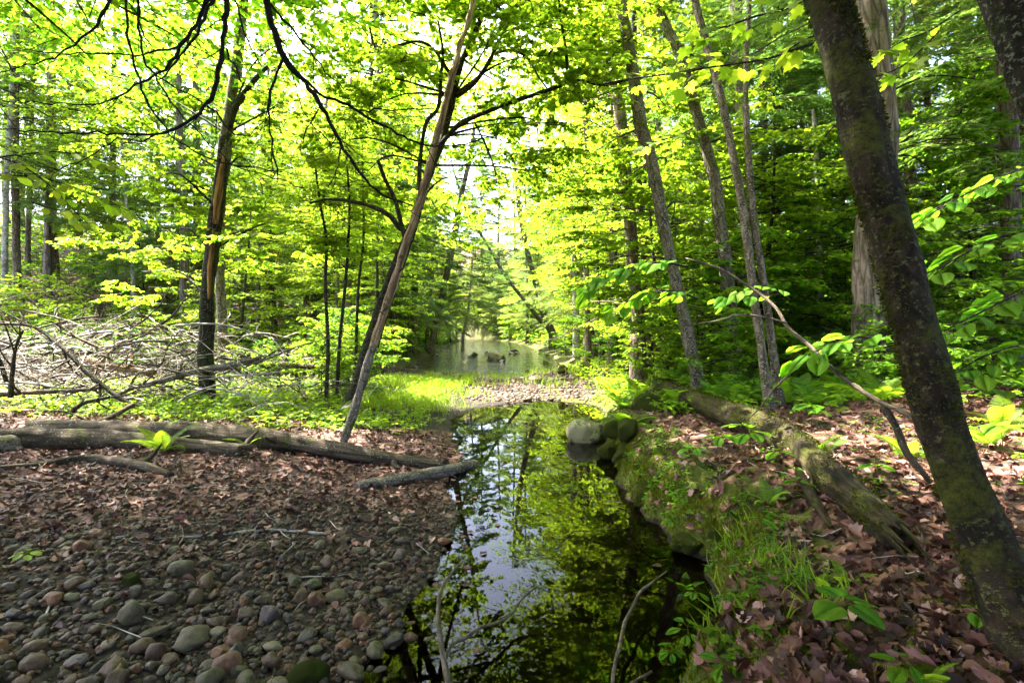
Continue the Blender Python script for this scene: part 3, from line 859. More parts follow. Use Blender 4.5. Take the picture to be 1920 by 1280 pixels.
traced_tree('understory_tree', 'right of two thin trunks growing side by side on the right bank', [(1468, 790, 26), (1458, 720, 20), (1443, 610, 17), (1427, 500, 16), (1414, 420, 15), (1404, 300, 14), (1398, 180, 12), (1402, 60, 11), (1410, -60, 9)], 'bark_grey', Y=6.5, crown='lime_b', crown_scale=.4, top=3, crown_dz=6)
tE, bE, PE = traced_tree('understory_tree', 'curving mottled trunk between kinked and paired trunks, right bank', [(1378, 660, 30), (1366, 540, 29), (1352, 430, 27), (1340, 340, 25), (1322, 270, 23), (1300, 190, 22), (1278, 110, 20), (1245, 40, 18), (1220, -20, 17)], 'bark_grey', Y=8.8, Y2=9.2, crown='mid_a', crown_scale=.4, top=4, crown_dz=8)
traced_tree('hemlock_tree', 'pale hemlock trunk right of the curving mottled trunk', [(1412, 560, 32), (1408, 440, 30), (1402, 350, 29), (1392, 230, 28), (1384, 110, 27), (1378, -30, 26)], 'bark_hemlock', Y=12.5, crown='hem_a', crown_scale=.85, top=6, dead=(2.5, 8, 26, 1.7))
traced_tree('hemlock_tree', 'dark straight trunk seen through the right-hand hemlock boughs', [(1457, 560, 18), (1457, 400, 17), (1456, 200, 15), (1455, 0, 14)], 'bark_dark', Y=13, crown='hem_b', top=5, crown_dz=2, dead=(2, 8, 30, 1.8))
traced_tree('hemlock_tree', 'brown trunk just left of the dark straight trunk', [(1438, 560, 20), (1436, 420, 18), (1432, 250, 17), (1428, 60, 15)], 'bark_hemlock', Y=15.5, crown='hem_b', top=5, crown_dz=2, dead=(2, 8, 18, 1.5))
traced_tree('dead_tree', 'pinkish broken snag left of the stout ridged hemlock', [(1537, 520, 14), (1537, 420, 13), (1532, 330, 12), (1527, 230, 9), (1524, 205, 4)], 'bark_pale', Y=11, dead=(2.5, 4.8, 12, .6))
traced_tree('hemlock_tree', 'dark trunk just right of the stout ridged hemlock', [(1712, 560, 30), (1704, 280, 27), (1690, 130, 26), (1684, -40, 24)], 'bark_hemlock', Y=12, crown='hem_b', top=5, crown_dz=1, dead=(3, 8, 20, 2.))
traced_tree('hemlock_tree', 'shaggy trunk half hidden by green boughs at the right edge', [(1895, 620, 52), (1893, 400, 48), (1890, 220, 46), (1886, 0, 44)], 'bark_ridge', Y=9, crown='hem_b', crown_scale=1.1, top=6, dead=(3, 7, 14, 1.8))
traced_tree('hemlock_tree', 'slender dark trunk in the shade near the right edge', [(1790, 560, 15), (1796, 300, 14), (1795, 100, 13), (1792, -60, 12)], 'bark_hemlock', Y=14, crown='hem_c', top=5, crown_dz=2, dead=(2, 9, 24, 2.0))

for lab, px, Y, w, lean in (('slim trunk left of the straight shaggy hemlock', 1102, 15, 11, -14), ('slim dark trunk between the shaggy hemlock and the kinked trunk', 1236, 14, 10, -10), ('slim trunk right of the kinked slim trunk', 1322, 15, 12, -22), ('slim trunk right of the dark straight trunk', 1497, 16, 12, 6),
                            ('slim grey trunk between the snag and the ridged hemlock', 1582, 15, 13, -12), ('slim trunk right of the ridged hemlock, behind the boughs', 1742, 15, 15, -8), ('slim trunk halfway between the ridged hemlock and the right edge', 1838, 13, 15, -20), ('second slim trunk left of the snag', 1518, 19, 11, -4)):
    traced_tree('forest_tree', lab, [(px, 620, w * 1.1), (px + lean * .3, 430, w), (px + lean * .5 + 4, 260, w * .95), (px + lean, 80, w * .9), (px + lean * 1.2, -60, w * .85)], random.choice(['bark_hemlock', 'bark_grey', 'bark_ridge']), Y=Y, crown='hem_c', crown_scale=.5, top=4, crown_dz=7.5, sides=9, step=.25, dead=(2, 8, 16, 1.5))
# left: split tree with broken limb, grey tree behind it
tK, bK, PK = traced_tree('split_tree', 'dark split tree with torn orange wood, standing left of centre', [(386, 768, 50), (387, 740, 34), (386, 660, 32), (388, 560, 31), (396, 470, 31), (407, 390, 30), (416, 320, 29), (424, 250, 26)], 'bark_dark', Y=9.0, Y2=8.8, rough=.16, sides=16, crown='lime_a', crown_scale=.6, crown_dz=6.5)
branch_part(tK, bK, [(420, 300, 26), (428, 220, 24), (440, 140, 21), (450, 60, 19), (460, -20, 18), (470, -120, 14), (480, -260, 8)], 8.8, 'bark_grey', name='upper_trunk', sides=12)
branch_part(tK, bK, [(430, 240, 14), (440, 205, 15), (455, 180, 14), (478, 150, 12), (502, 124, 8)], 8.75, 'bark_dark', name='broken_limb')
branch_part(tK, bK, [(404, 420, 12), (409, 370, 17), (414, 330, 14), (420, 290, 5)], 8.68, 'heart_wood', name='torn_wood', sides=9)
branch_part(tK, bK, [(392, 560, 5), (393, 520, 11), (397, 470, 11), (401, 430, 5)], 8.72, 'heart_wood', name='torn_wood', sides=9)
traced_tree('understory_tree', 'grey lichened trunk standing just behind the dark split tree', [(420, 700, 24), (416, 600, 22), (412, 500, 20), (416, 380, 19), (436, 240, 18), (450, 100, 16), (462, -30, 14)], 'bark_grey', Y=11, crown='lime_a', crown_scale=.5, top=3, crown_dz=6.5)

# centre: pale dead leaner crossing a living mossy tree
tL, bL, _ = traced_tree('dead_leaning_trunk', 'half-barked pale dead trunk leaning right across the centre', [(612, 925, 17), (632, 868, 16), (660, 782, 17), (690, 680, 18), (700, 648, 17)], 'bark_grey', Y=5.6, Y2=6.0, sides=16, step=.05, rough=.18, flare=1.1, cat='dead tree')
branch_part(tL, bL, [(694, 668, 16), (712, 610, 18), (740, 525, 18), (765, 445, 17), (790, 370, 17), (815, 275, 16), (838, 180, 15), (862, 90, 13), (884, 20, 11), (900, -60, 8)], 5.98, 'dead_pale', Y2=6.8, name='barkless_trunk', sides=18, step=.04, rough=.24, mul=.9)
for pts, y0 in (([(742, 520, 5), (752, 505, 4), (760, 500, 2)], 6.15), ([(800, 330, 5), (788, 318, 3), (780, 312, 2)], 6.45), ([(826, 230, 5), (838, 222, 3), (850, 226, 2)], 6.55), ([(690, 690, 5), (676, 684, 3), (668, 686, 2)], 5.9), ([(846, 150, 4), (834, 138, 3), (822, 134, 2)], 6.6), ([(720, 590, 4), (706, 580, 3), (690, 584, 2)], 6.05)):
    branch_part(tL, bL, pts, y0, 'dead_brown', name='broken_stub', sides=6, step=.03)
branch_part(tL, bL, [(706, 650, 9), (724, 590, 10), (752, 506, 9), (778, 430, 8), (800, 360, 5)], 6.06, 'bark_dark', Y2=6.42, name='bark_strip', sides=8)
tM, bM, PM = traced_tree('mossy_tree', 'living dark mossy tree tangled with the pale dead leaner', [(652, 768, 32), (668, 720, 23), (688, 650, 18), (712, 570, 14), (742, 490, 14), (764, 440, 14), (790, 370, 14), (812, 310, 15), (832, 255, 15), (850, 180, 13), (868, 110, 11), (900, 40, 10), (905, -60, 10), (900, -200, 7)], 'bark_dark', Y=8.8, Y2=8.4, sides=14, step=.08, rough=.17, crown='lime_a', crown_scale=.55, crown_dz=6.5)
for pts in ([(826, 270, 12), (860, 235, 10), (900, 215, 9), (950, 195, 9), (1000, 178, 8), (1040, 165, 7), (1060, 152, 7), (1062, 100, 6), (1052, 40, 5), (1046, -20, 4)],
            [(1055, 156, 5), (1085, 150, 5), (1130, 160, 4), (1180, 150, 3)],
            [(855, 180, 10), (885, 160, 9), (915, 120, 8), (932, 85, 6), (955, 40, 5), (965, 0, 4)],
            [(925, 100, 6), (960, 95, 6), (990, 110, 5), (1010, 145, 4), (1025, 165, 3)],
            [(768, 440, 13), (748, 425, 11), (728, 402, 10), (690, 385, 9), (650, 376, 8), (615, 374, 6), (580, 380, 4)],
            [(790, 375, 10), (786, 330, 9), (790, 280, 9), (800, 230, 8), (822, 200, 8), (828, 130, 7), (830, 95, 6), (822, 40, 4)],
            [(760, 450, 9), (742, 380, 9), (724, 340, 8), (708, 300, 7)],
            [(850, 150, 8), (815, 95, 6), (780, 78, 6), (712, 94, 6), (695, 62, 5), (690, 30, 3)],
            [(838, 240, 5), (880, 232, 4), (950, 222, 4), (1000, 226, 3), (1010, 270, 2)],
            [(890, 230, 4), (910, 270, 4), (925, 310, 3), (932, 345, 2)]):
    branch_part(tM, bM, pts, 8.5, 'bark_dark', Y2=8.1, rough=.25)
def foliage(o, base, P, spots, kinds, scale=1.0):
    """leafy limbs of a tree: a bent limb from the trunk and the sprays it carries"""
    for px, py, Y in spots:
        c = W(px, py, Y)
        q = min(P, key=lambda v: abs(v.z - (c.z - .35)) + .15 * (v - c).length)
        m = (q + c) / 2 + Vector((random.uniform(-.15, .15), random.uniform(-.15, .15), random.uniform(.05, .3)))
        g = Geo(); g.tube([q - base, m - base, c - base], [.022, .015, .006], 6, 0, step=.15, rough=.15)
        br = g.build('branch', M['bark_dark'], o)
        link('foliage', CH[random.choice(kinds)], br, c - base, (random.uniform(-.1, .1), random.uniform(-.1, .1), random.uniform(0, 6.28)), scale * random.uniform(.85, 1.15))
foliage(tM, bM, PM, [(1010, 100, 8.0), (930, 50, 7.6), (1065, 230, 8.6), (960, 270, 9.2), (890, 340, 9.6), (1040, 330, 10), (720, 60, 8), (640, 130, 8.5), (700, 200, 9), (760, 130, 9), (620, 270, 9), (690, 320, 9.5), (820, 400, 10.5), (980, 20, 8), (1085, 60, 8.2), (880, 180, 9.5), (960, 170, 10), (900, -30, 8.2), (850, -90, 8.5), (960, -70, 8.8), (800, -40, 8.2), (1010, -20, 9.2)], ['lime_a', 'lime_b'])  # sprays above the frame are added to break up sky mirrored in the pool
foliage(tK, bK, PK, [(300, 330, 8.6), (470, 310, 9.4), (330, 440, 9.5), (490, 430, 9.6), (230, 260, 9), (170, 130, 9.5), (300, 70, 10.5), (530, 190, 10), (560, 60, 9), (380, 170, 10.5), (590, 420, 9.5), (270, 510, 10)], ['lime_a', 'lime_b'])
foliage(tF, bF, PF, [(1130, 400, 9.5), (1180, 330, 10), (1260, 420, 10), (1120, 500, 9.5), (1180, 560, 9), (1250, 200, 9.5), (1100, 150, 9.5), (1160, 60, 9), (1245, 320, 9.6), (1090, 300, 10.5)], ['lime_a', 'lime_b'])
foliage(tE, bE, PE, [(1320, 520, 9), (1330, 330, 10), (1480, 470, 9), (1480, 360, 10), (1400, 600, 8.4), (1290, 590, 9), (1430, 250, 10), (1310, 120, 9.5)], ['lime_b', 'mid_a'])
foliage(tC, bC, PC, [(1545, 600, 9.5), (1540, 440, 10.5), (1760, 330, 9.6), (1820, 260, 8.8), (1790, 470, 7.8), (1860, 380, 7.6), (1840, 150, 8.8), (1800, 620, 7), (1890, 540, 7), (1520, 300, 11)], ['mid_a', 'mid_b'])
# thin stems in the bright left-centre
for i, (pts, lab) in enumerate((([(612, 735, 9), (615, 640, 8), (610, 540, 7), (612, 450, 6), (600, 380, 5), (590, 300, 4)], 'leftmost of three thin dark stems left of the dead leaner'),
                       ([(632, 740, 9), (636, 650, 8), (645, 560, 7), (652, 470, 6), (655, 380, 5), (650, 300, 4)], 'middle of three thin dark stems left of the dead leaner'),
                       ([(664, 730, 8), (668, 640, 7), (672, 540, 6), (682, 440, 5), (680, 330, 4)], 'rightmost of three thin dark stems left of the dead leaner'))):
    traced_tree('sapling', lab, pts, 'bark_dark', Y=9.2 + .4 * i, sides=7, crown='mid_b' if i == 3 else 'lime_b', crown_scale=.38, crown_dz=2.2, top=1.0, cat='sapling')

# trunks along the far stream
for lab, pts, Y, mat, cr in (
    ('stout trunk leaning right at the left bank of the far stream', [(808, 650, 15), (826, 570, 14), (840, 500, 14), (852, 440, 13), (862, 380, 11), (880, 300, 9)], 32, 'bark_hemlock', 'hem_b'),
    ('slim tree leaning far left over the far stream', [(1032, 622, 9), (1018, 606, 9), (985, 565, 8), (950, 520, 7), (920, 470, 6), (893, 425, 6), (870, 380, 5)], 37, 'bark_grey', 'hem_c'),
    ('reddish trunk leaning left at the right bank of the far stream', [(1036, 622, 14), (1022, 598, 14), (1008, 545, 13), (1000, 510, 12), (988, 470, 11), (975, 400, 10)], 38, 'bark_hemlock', 'hem_b'),
    ('straight brown trunk left of the far stream, behind the leaner', [(775, 645, 14), (777, 560, 13), (778, 470, 13), (782, 380, 12)], 30, 'bark_hemlock', 'hem_b'),
    ('trunk rising directly left of the stream-side leaner', [(741, 650, 13), (742, 560, 12), (744, 470, 12), (746, 350, 11)], 30, 'bark_hemlock', 'hem_a'),
    ('pale straight trunk behind the foot of the dead leaner', [(699, 640, 11), (700, 560, 10), (701, 480, 10), (702, 380, 9)], 26, 'bark_grey', 'hem_b'),
    ('dark slim trunk beside the pale straight trunk', [(716, 640, 10), (714, 560, 9), (718, 470, 9), (722, 400, 8)], 24, 'bark_dark', 'lime_c'),
    ('thin pale trunk right of the stream-side trunks', [(800, 640, 8), (806, 560, 8), (812, 480, 7), (818, 400, 6)], 36, 'bark_grey', 'hem_c'),
    ('thin slanting trunk at the end of the far stream', [(868, 632, 6), (874, 600, 5), (878, 575, 5), (882, 540, 4)], 40, 'bark_pale', 'hem_c'),
    ('reddish trunk seen through leaves right of centre', [(1080, 600, 12), (1078, 540, 11), (1076, 480, 10), (1074, 420, 10)], 22, 'bark_pale', 'lime_c'),
    ('purple-grey trunk far behind the split tree', [(346, 560, 20), (346, 450, 18), (343, 360, 17), (340, 300, 16)], 19, 'bark_ridge', 'hem_b'),
    ('pale slim trunk between the split tree and the left wood', [(250, 520, 10), (248, 470, 10), (243, 430, 9), (238, 390, 8)], 19, 'bark_pale', 'lime_c'),
    ('pale birch trunk at the left edge', [(8, 552, 15), (10, 430, 14), (14, 300, 13), (22, 190, 12), (26, 100, 11)], 18, 'bark_pale', 'lime_c'),
    ('brown trunk second from the left edge', [(32, 560, 20), (30, 430, 18), (28, 330, 16), (30, 240, 14)], 19, 'bark_hemlock', 'hem_b'),
    ('reddish trunk third from the left edge', [(52, 520, 14), (53, 430, 13), (56, 340, 12), (60, 200, 11)], 23, 'bark_hemlock', 'hem_a'),
    ('straight purplish trunk fourth from the left edge', [(90, 560, 19), (90, 430, 17), (92, 300, 15), (94, 190, 14)], 21, 'bark_ridge', 'hem_b')):
    traced_tree('hemlock_tree' if 'hem' in cr else 'forest_tree', lab, pts, mat, Y=Y, crown=cr, top=5, sides=9, step=.4, crown_dz=1.0, dead=(1.5, 6, 16, 1.6) if 'hem' in cr else None)

# ------------------------------------------------------------------ the wood behind
def in_water(x, y, m):
    a, b = edges_stream(y)
    if y > 15 and a - m < x < b + m:
        return True
    a, b = edges_pool(y)
    return y < 11.5 and a - m < x < b + m

def scatter(n, xr, yr, kinds, label, group, gap, scale=(.8, 1.25), clear=1.6, keep=None):
    done = []
    tries = 0
    while len(done) < n and tries < n * 60:
        tries += 1
        y = random.uniform(*yr); x = random.uniform(*xr) if not callable(xr) else xr(y)
        if in_water(x, y, clear) or any((x - a) ** 2 + (y - b) ** 2 < gap * gap for a, b in done):
            continue
        if keep and not keep(x, y):
            continue
        k = random.choice(kinds)
        plant_tree(k, x, y, label, 'tree', group, random.uniform(*scale))
        done.append((x, y))

scatter(13, (5, 24), (14, 26), ['hem_a', 'hem_b', 'mid_a', 'hem_b'], 'one of the shaded trees filling the wood on the right slope', 'shaded trees on the right slope', 2.3, keep=lambda x, y: x > .25 * y)
scatter(16, (6, 44), (26, 48), ['hem_a', 'hem_b', 'lime_c', 'hem_c'], 'one of the distant trees deep in the wood on the right', 'distant trees on the right', 3.2, keep=lambda x, y: x < y * 1.2)
scatter(20, (-34, -9), (22, 38), ['hem_a', 'hem_b', 'hem_b', 'mid_a'], 'one of the dark hemlocks on the brown slope at the far left', 'hemlocks on the far left slope', 2.6, keep=lambda x, y: -x < y * 1.15 and -x > .45 * y)
scatter(14, (-40, -6), (36, 62), ['hem_a', 'hem_b', 'lime_c'], 'one of the distant trees behind the bright clearing on the left', 'distant trees on the left', 3.2)
scatter(7, (-10, -5.2), (18, 32), ['hem_c', 'lime_a', 'hem_b'], 'one of the trees lining the left bank of the far stream', 'trees on the left bank of the far stream', 1.8, clear=.9, keep=lambda x, y: x < -.26 * y)
scatter(8, (3, 9), (17, 34), ['hem_c', 'lime_a', 'lime_c', 'hem_c'], 'one of the trees lining the right bank of the far stream', 'trees on the right bank of the far stream', 2.0, clear=.9)
scatter(40, (-30, 26), (48, 100), ['hem_a', 'hem_b', 'hem_c', 'hem_c', 'lime_b', 'lime_c'], 'one of the trees closing the view where the stream ends', 'trees where the stream ends', 3.2, clear=.6)
scatter(46, (-14, 9), (38, 96), ['hem_c', 'lime_b', 'hem_c', 'hem_b'], 'one of the slender trees crowding the banks at the far end of the stream', 'slender trees at the far end of the stream', 1.9, clear=.3)
# sunlit understory left and centre
for x, y, k, s, lab in ((-5.6, 15.5, 'lime_a', .6, 'sunlit lime-green tree directly behind the grey lichened trunk'),
                        (-3.6, 14.2, 'lime_b', .7, 'bright young tree behind the three thin stems'),
                        (-5.2, 16.5, 'lime_c', .8, 'tall sunlit tree behind the bright clearing'),
                        (-9.4, 19, 'lime_a', .8, 'sunlit tree at the back of the left clearing'),
                        (2.9, 13.0, 'lime_b', .85, 'bright young tree at the right end of the gravel spit'),
                        (4.6, 17.5, 'lime_a', .7, 'lime-green tree behind the shaggy hemlock on the right bank'),
                        (6.9, 12.0, 'mid_b', .7, 'green young tree left of the stout ridged hemlock'),
                        (9.4, 10.5, 'mid_b', .8, 'green young tree right of the stout ridged hemlock'),
                        (5.0, 10.6, 'lime_b', .75, 'small lime-green tree behind the curving mottled trunk'),
                        (3.4, 11.2, 'lime_b', .7, 'small lime-green tree behind the kinked slim trunk'),
                        (6.2, 13.6, 'lime_a', .6, 'lime-green tree in the gap left of the broken snag'),
                        (12.6, 12.0, 'mid_b', 1.3, 'green tree nearest the right edge behind the leaves'),
                        (3.3, 18.5, 'lime_b', .9, 'small lime-green tree leaning over the right side of the far stream'),
                        
                        (-8.2, 15.4, 'lime_b', .7, 'lime tree behind the middle of the brush pile')):
    plant_tree(k, x, y, lab, scale=s)
for x, y, k, s in ((-6.3, 27, 'hem_c', 1.3), (-7.0, 34, 'hem_c', 1.5), (4.0, 27, 'hem_c', 1.2), (4.3, 33, 'hem_c', 1.4), (4.4, 41, 'hem_c', 1.6), (-8, 43, 'hem_c', 1.6), (1.8, 66, 'hem_c', 2.2), (3.6, 60, 'hem_b', 1.6), (0.4, 78, 'hem_c', 2.4), (-2.2, 84, 'hem_c', 2.4), (5.5, 74, 'hem_b', 2.0), (-10.5, 66, 'hem_c', 2.0), (-5.5, 92, 'hem_c', 2.4), (-9, 56, 'hem_b', 1.5)):
    plant_tree(k, x, y, 'one of the pale hemlocks hanging over the far stream', 'tree', 'pale hemlocks over the far stream', s)
for x, y, k, s, lab in ((-5.4, 19.5, 'lime_c', 1.5, 'tall lime-green tree arching over the stream from its left bank'), (3.5, 22.5, 'lime_c', 1.5, 'tall lime-green tree arching over the stream from its right bank'), (-6.6, 23.5, 'hem_b', 1.2, 'tall hemlock behind the lime tree on the left stream bank'), (3.0, 15.2, 'lime_c', 1.0, 'tall lime-green tree at the right head of the gravel spit')):
    plant_tree(k, x, y, lab, scale=s)
# unseen trees added outside the frame to shade the place
for x, y, k, s in ((-3.6, -3.0, 'roof', 1.0), (2.6, -2.5, 'roof', 1.0), (6.4, .2, 'roof', .9), (-5.4, 1.8, 'roof', .95), (-1.0, -8.0, 'hem_a', 1.0), (8.6, 3.4, 'roof', .9), (6.5, -5.0, 'roof', 1.0), (-8.5, -5, 'roof', 1.0), (11, 0, 'roof', 1.1), (-11.5, 4.5, 'roof', 1.0), (-.5, -5.5, 'roof', 1.1), (3.5, -8.5, 'hem_a', 1.0), (-5, -9, 'hem_a', 1), (-1.2, -1.6, 'roof', .9), (2.4, 1.0, 'roof', .9)):
    plant_tree(k, x, y, 'one of the unseen trees added beside and behind the viewpoint for shade', 'tree', 'trees beside the viewpoint', s, trunk='canopy' if k == 'roof' else None)

# ------------------------------------------------------------------ shrub layer
def shrub(kind, p, label, group=None, s=1.0):
    o = thing('shrub', label, 'shrub', p, group, random.uniform(0, 6.28), s)
    link('stem', ST[kind], o); link('crown', SH[kind], o)
    return o
def shrubs(n, box, kinds, label, group, scale=(.7, 1.2), gap=.6, keep=None):
    """box: x0, y0, x1, y1 on the ground in metres"""
    done = []; t = 0
    while len(done) < n and t < n * 40:
        t += 1
        x, y = random.uniform(box[0], box[2]), random.uniform(box[1], box[3])
        p = Vector((x, y, hz(x, y) - .03))
        if in_water(x, y, .45) or any((p - q).length < gap for q in done) or (keep and not keep(x, y)):
            continue
        done.append(p); shrub(random.choice(kinds), p, label, group, random.uniform(*scale))
shrubs(16, (2.3, 9.6, 5.5, 17), 'aabd', 'one of the bright shrubs along the right bank by the spit', 'bright shrubs by the spit', (.7, 1.15), gap=.75)
shrubs(34, (4.2, 8.6, 15, 17), 'bbcdcd', 'one of the green shrubs under the trees on the right slope', 'shrubs on the right slope', (.8, 1.4), gap=.9, keep=lambda x, y: x < 1.05 * y)
shrubs(12, (2.6, 6.4, 6.4, 9.0), 'cab', 'one of the fresh green saplings behind the rotten log', 'fresh saplings behind the rotten log', (.4, .75), gap=.55)
shrubs(9, (4.6, 6.2, 8.0, 8.6), 'cc', 'one of the low shrubs around the stout ridged hemlock', 'low shrubs by the ridged hemlock', (.6, .9), gap=.7, keep=lambda x, y: x < 1.05 * y)
shrubs(24, (-16, 12.5, -6, 18), 'acca', 'one of the bright shrubs at the back of the left clearing', 'bright shrubs in the left clearing', (.7, 1.15), gap=1.0, keep=lambda x, y: -x < 1.05 * y)
shrubs(10, (-5.2, 9.6, -3.0, 12), 'aab', 'one of the sunlit shrubs between the split tree and the leaner', 'sunlit shrubs left of the leaner', (.5, .95), gap=.6)
shrubs(12, (-9, 18, -5.4, 30), 'abc', 'one of the small shrubs on the left bank of the far stream', 'small shrubs by the far stream', (.5, .9), gap=1., keep=lambda x, y: x < -.24 * y)
shrubs(44, (-13, 34, 8, 92), 'dbd', 'one of the bushes at the far end of the stream', 'bushes at the far end of the stream', (1.5, 2.6), gap=1.8)
for k, (x, y) in enumerate(((0.2, 76), (1.6, 70), (-1.5, 80), (-3, 84), (-4.6, 88), (-6.5, 93), (-8.3, 97), (-2, 90), (.5, 86), (-10.5, 99), (2.6, 62), (-4.0, 96))):
    shrub('d' if k % 3 else 'b', Vector((x, y, hz(x, y) - .1)), 'one of the tall bushes closing the bend of the far stream', 'bushes at the far end of the stream', random.uniform(1.8, 2.6))
shrubs(40, (-26, 20, 26, 44), 'bdcd', 'one of the shrubs deep in the wood', 'shrubs deep in the wood', (1.2, 2.0), gap=1.8, keep=lambda x, y: abs(x) > 6 and abs(x) < y)

# ------------------------------------------------------------------ stones
def ico(sub):
    t = (1 + 5 ** .5) / 2
    V = [(-1, t, 0), (1, t, 0), (-1, -t, 0), (1, -t, 0), (0, -1, t), (0, 1, t), (0, -1, -t), (0, 1, -t), (t, 0, -1), (t, 0, 1), (-t, 0, -1), (-t, 0, 1)]
    F = [(0, 11, 5), (0, 5, 1), (0, 1, 7), (0, 7, 10), (0, 10, 11), (1, 5, 9), (5, 11, 4), (11, 10, 2), (10, 7, 6), (7, 1, 8), (3, 9, 4), (3, 4, 2), (3, 2, 6), (3, 6, 8), (3, 8, 9), (4, 9, 5), (2, 4, 11), (6, 2, 10), (8, 6, 7), (9, 8, 1)]
    V = [tuple(np.array(v) / np.linalg.norm(v)) for v in V]
    for _ in range(sub):
        cache = {}; F2 = []
        def mid(a, b):
            k = (min(a, b), max(a, b))
            if k not in cache:
                m = np.array(V[a]) + np.array(V[b]); V.append(tuple(m / np.linalg.norm(m))); cache[k] = len(V) - 1
            return cache[k]
        for a, b, c in F:
            x, y, z = mid(a, b), mid(b, c), mid(c, a)
            F2 += [(a, x, z), (b, y, x), (c, z, y), (x, y, z)]
        F = F2
    return np.array(V), np.array(F)
ICO = [ico(i) for i in range(4)]

def stone_shape(sub, seed, flat=.65, lump=.16, facets=0):
    V, F = ICO[sub]
    rs = np.random.default_rng(seed)
    V = V.copy()
    for k in range(facets):                      # broken faces
        n = unit(rs.normal(0, 1, 3)); c = rs.uniform(.62, .85)
        d = V @ n; V = V - np.where(d > c, d - c, 0)[:, None] * n
    a, b = rs.uniform(0, 50, 2)
    V = V * (1 + lump * vnoise(V[:, 0] * 1.5 + a, V[:, 1] * 1.5 + V[:, 2] * 1.1 + b, seed)[:, None] + lump * .4 * vnoise(V[:, 0] * 3.5 + b, V[:, 2] * 3.5 + V[:, 1] + a, seed + 1)[:, None])
    return V * np.array([1, rs.uniform(.7, .95), flat]), F

STONE = {}
for _k in ('rock_grey', 'rock_olive', 'rock_rust', 'rock_brown', 'rock_slate', 'rock_pale', 'rock_moss', 'rock_lichen'):
    STONE[_k] = []
    for _i in range(5):
        g = Geo(); g.add(*stone_shape(2, 30 + _i * 3 + len(_k), (.5, .65, .75, .45, .85)[_i], .24, 4 + _i % 4)); STONE[_k].append(g.mesh('cobble', M[_k]))
BIGSTONE = {}
for _k in ('rock_moss', 'rock_lichen', 'rock_grey', 'rock_olive'):
    BIGSTONE[_k] = []
    for _i in range(3):
        g = Geo(); g.add(*stone_shape(3, 80 + _i * 7, (.7, .8, .62)[_i], .22, 4)); BIGSTONE[_k].append(g.mesh('boulder', M[_k]))

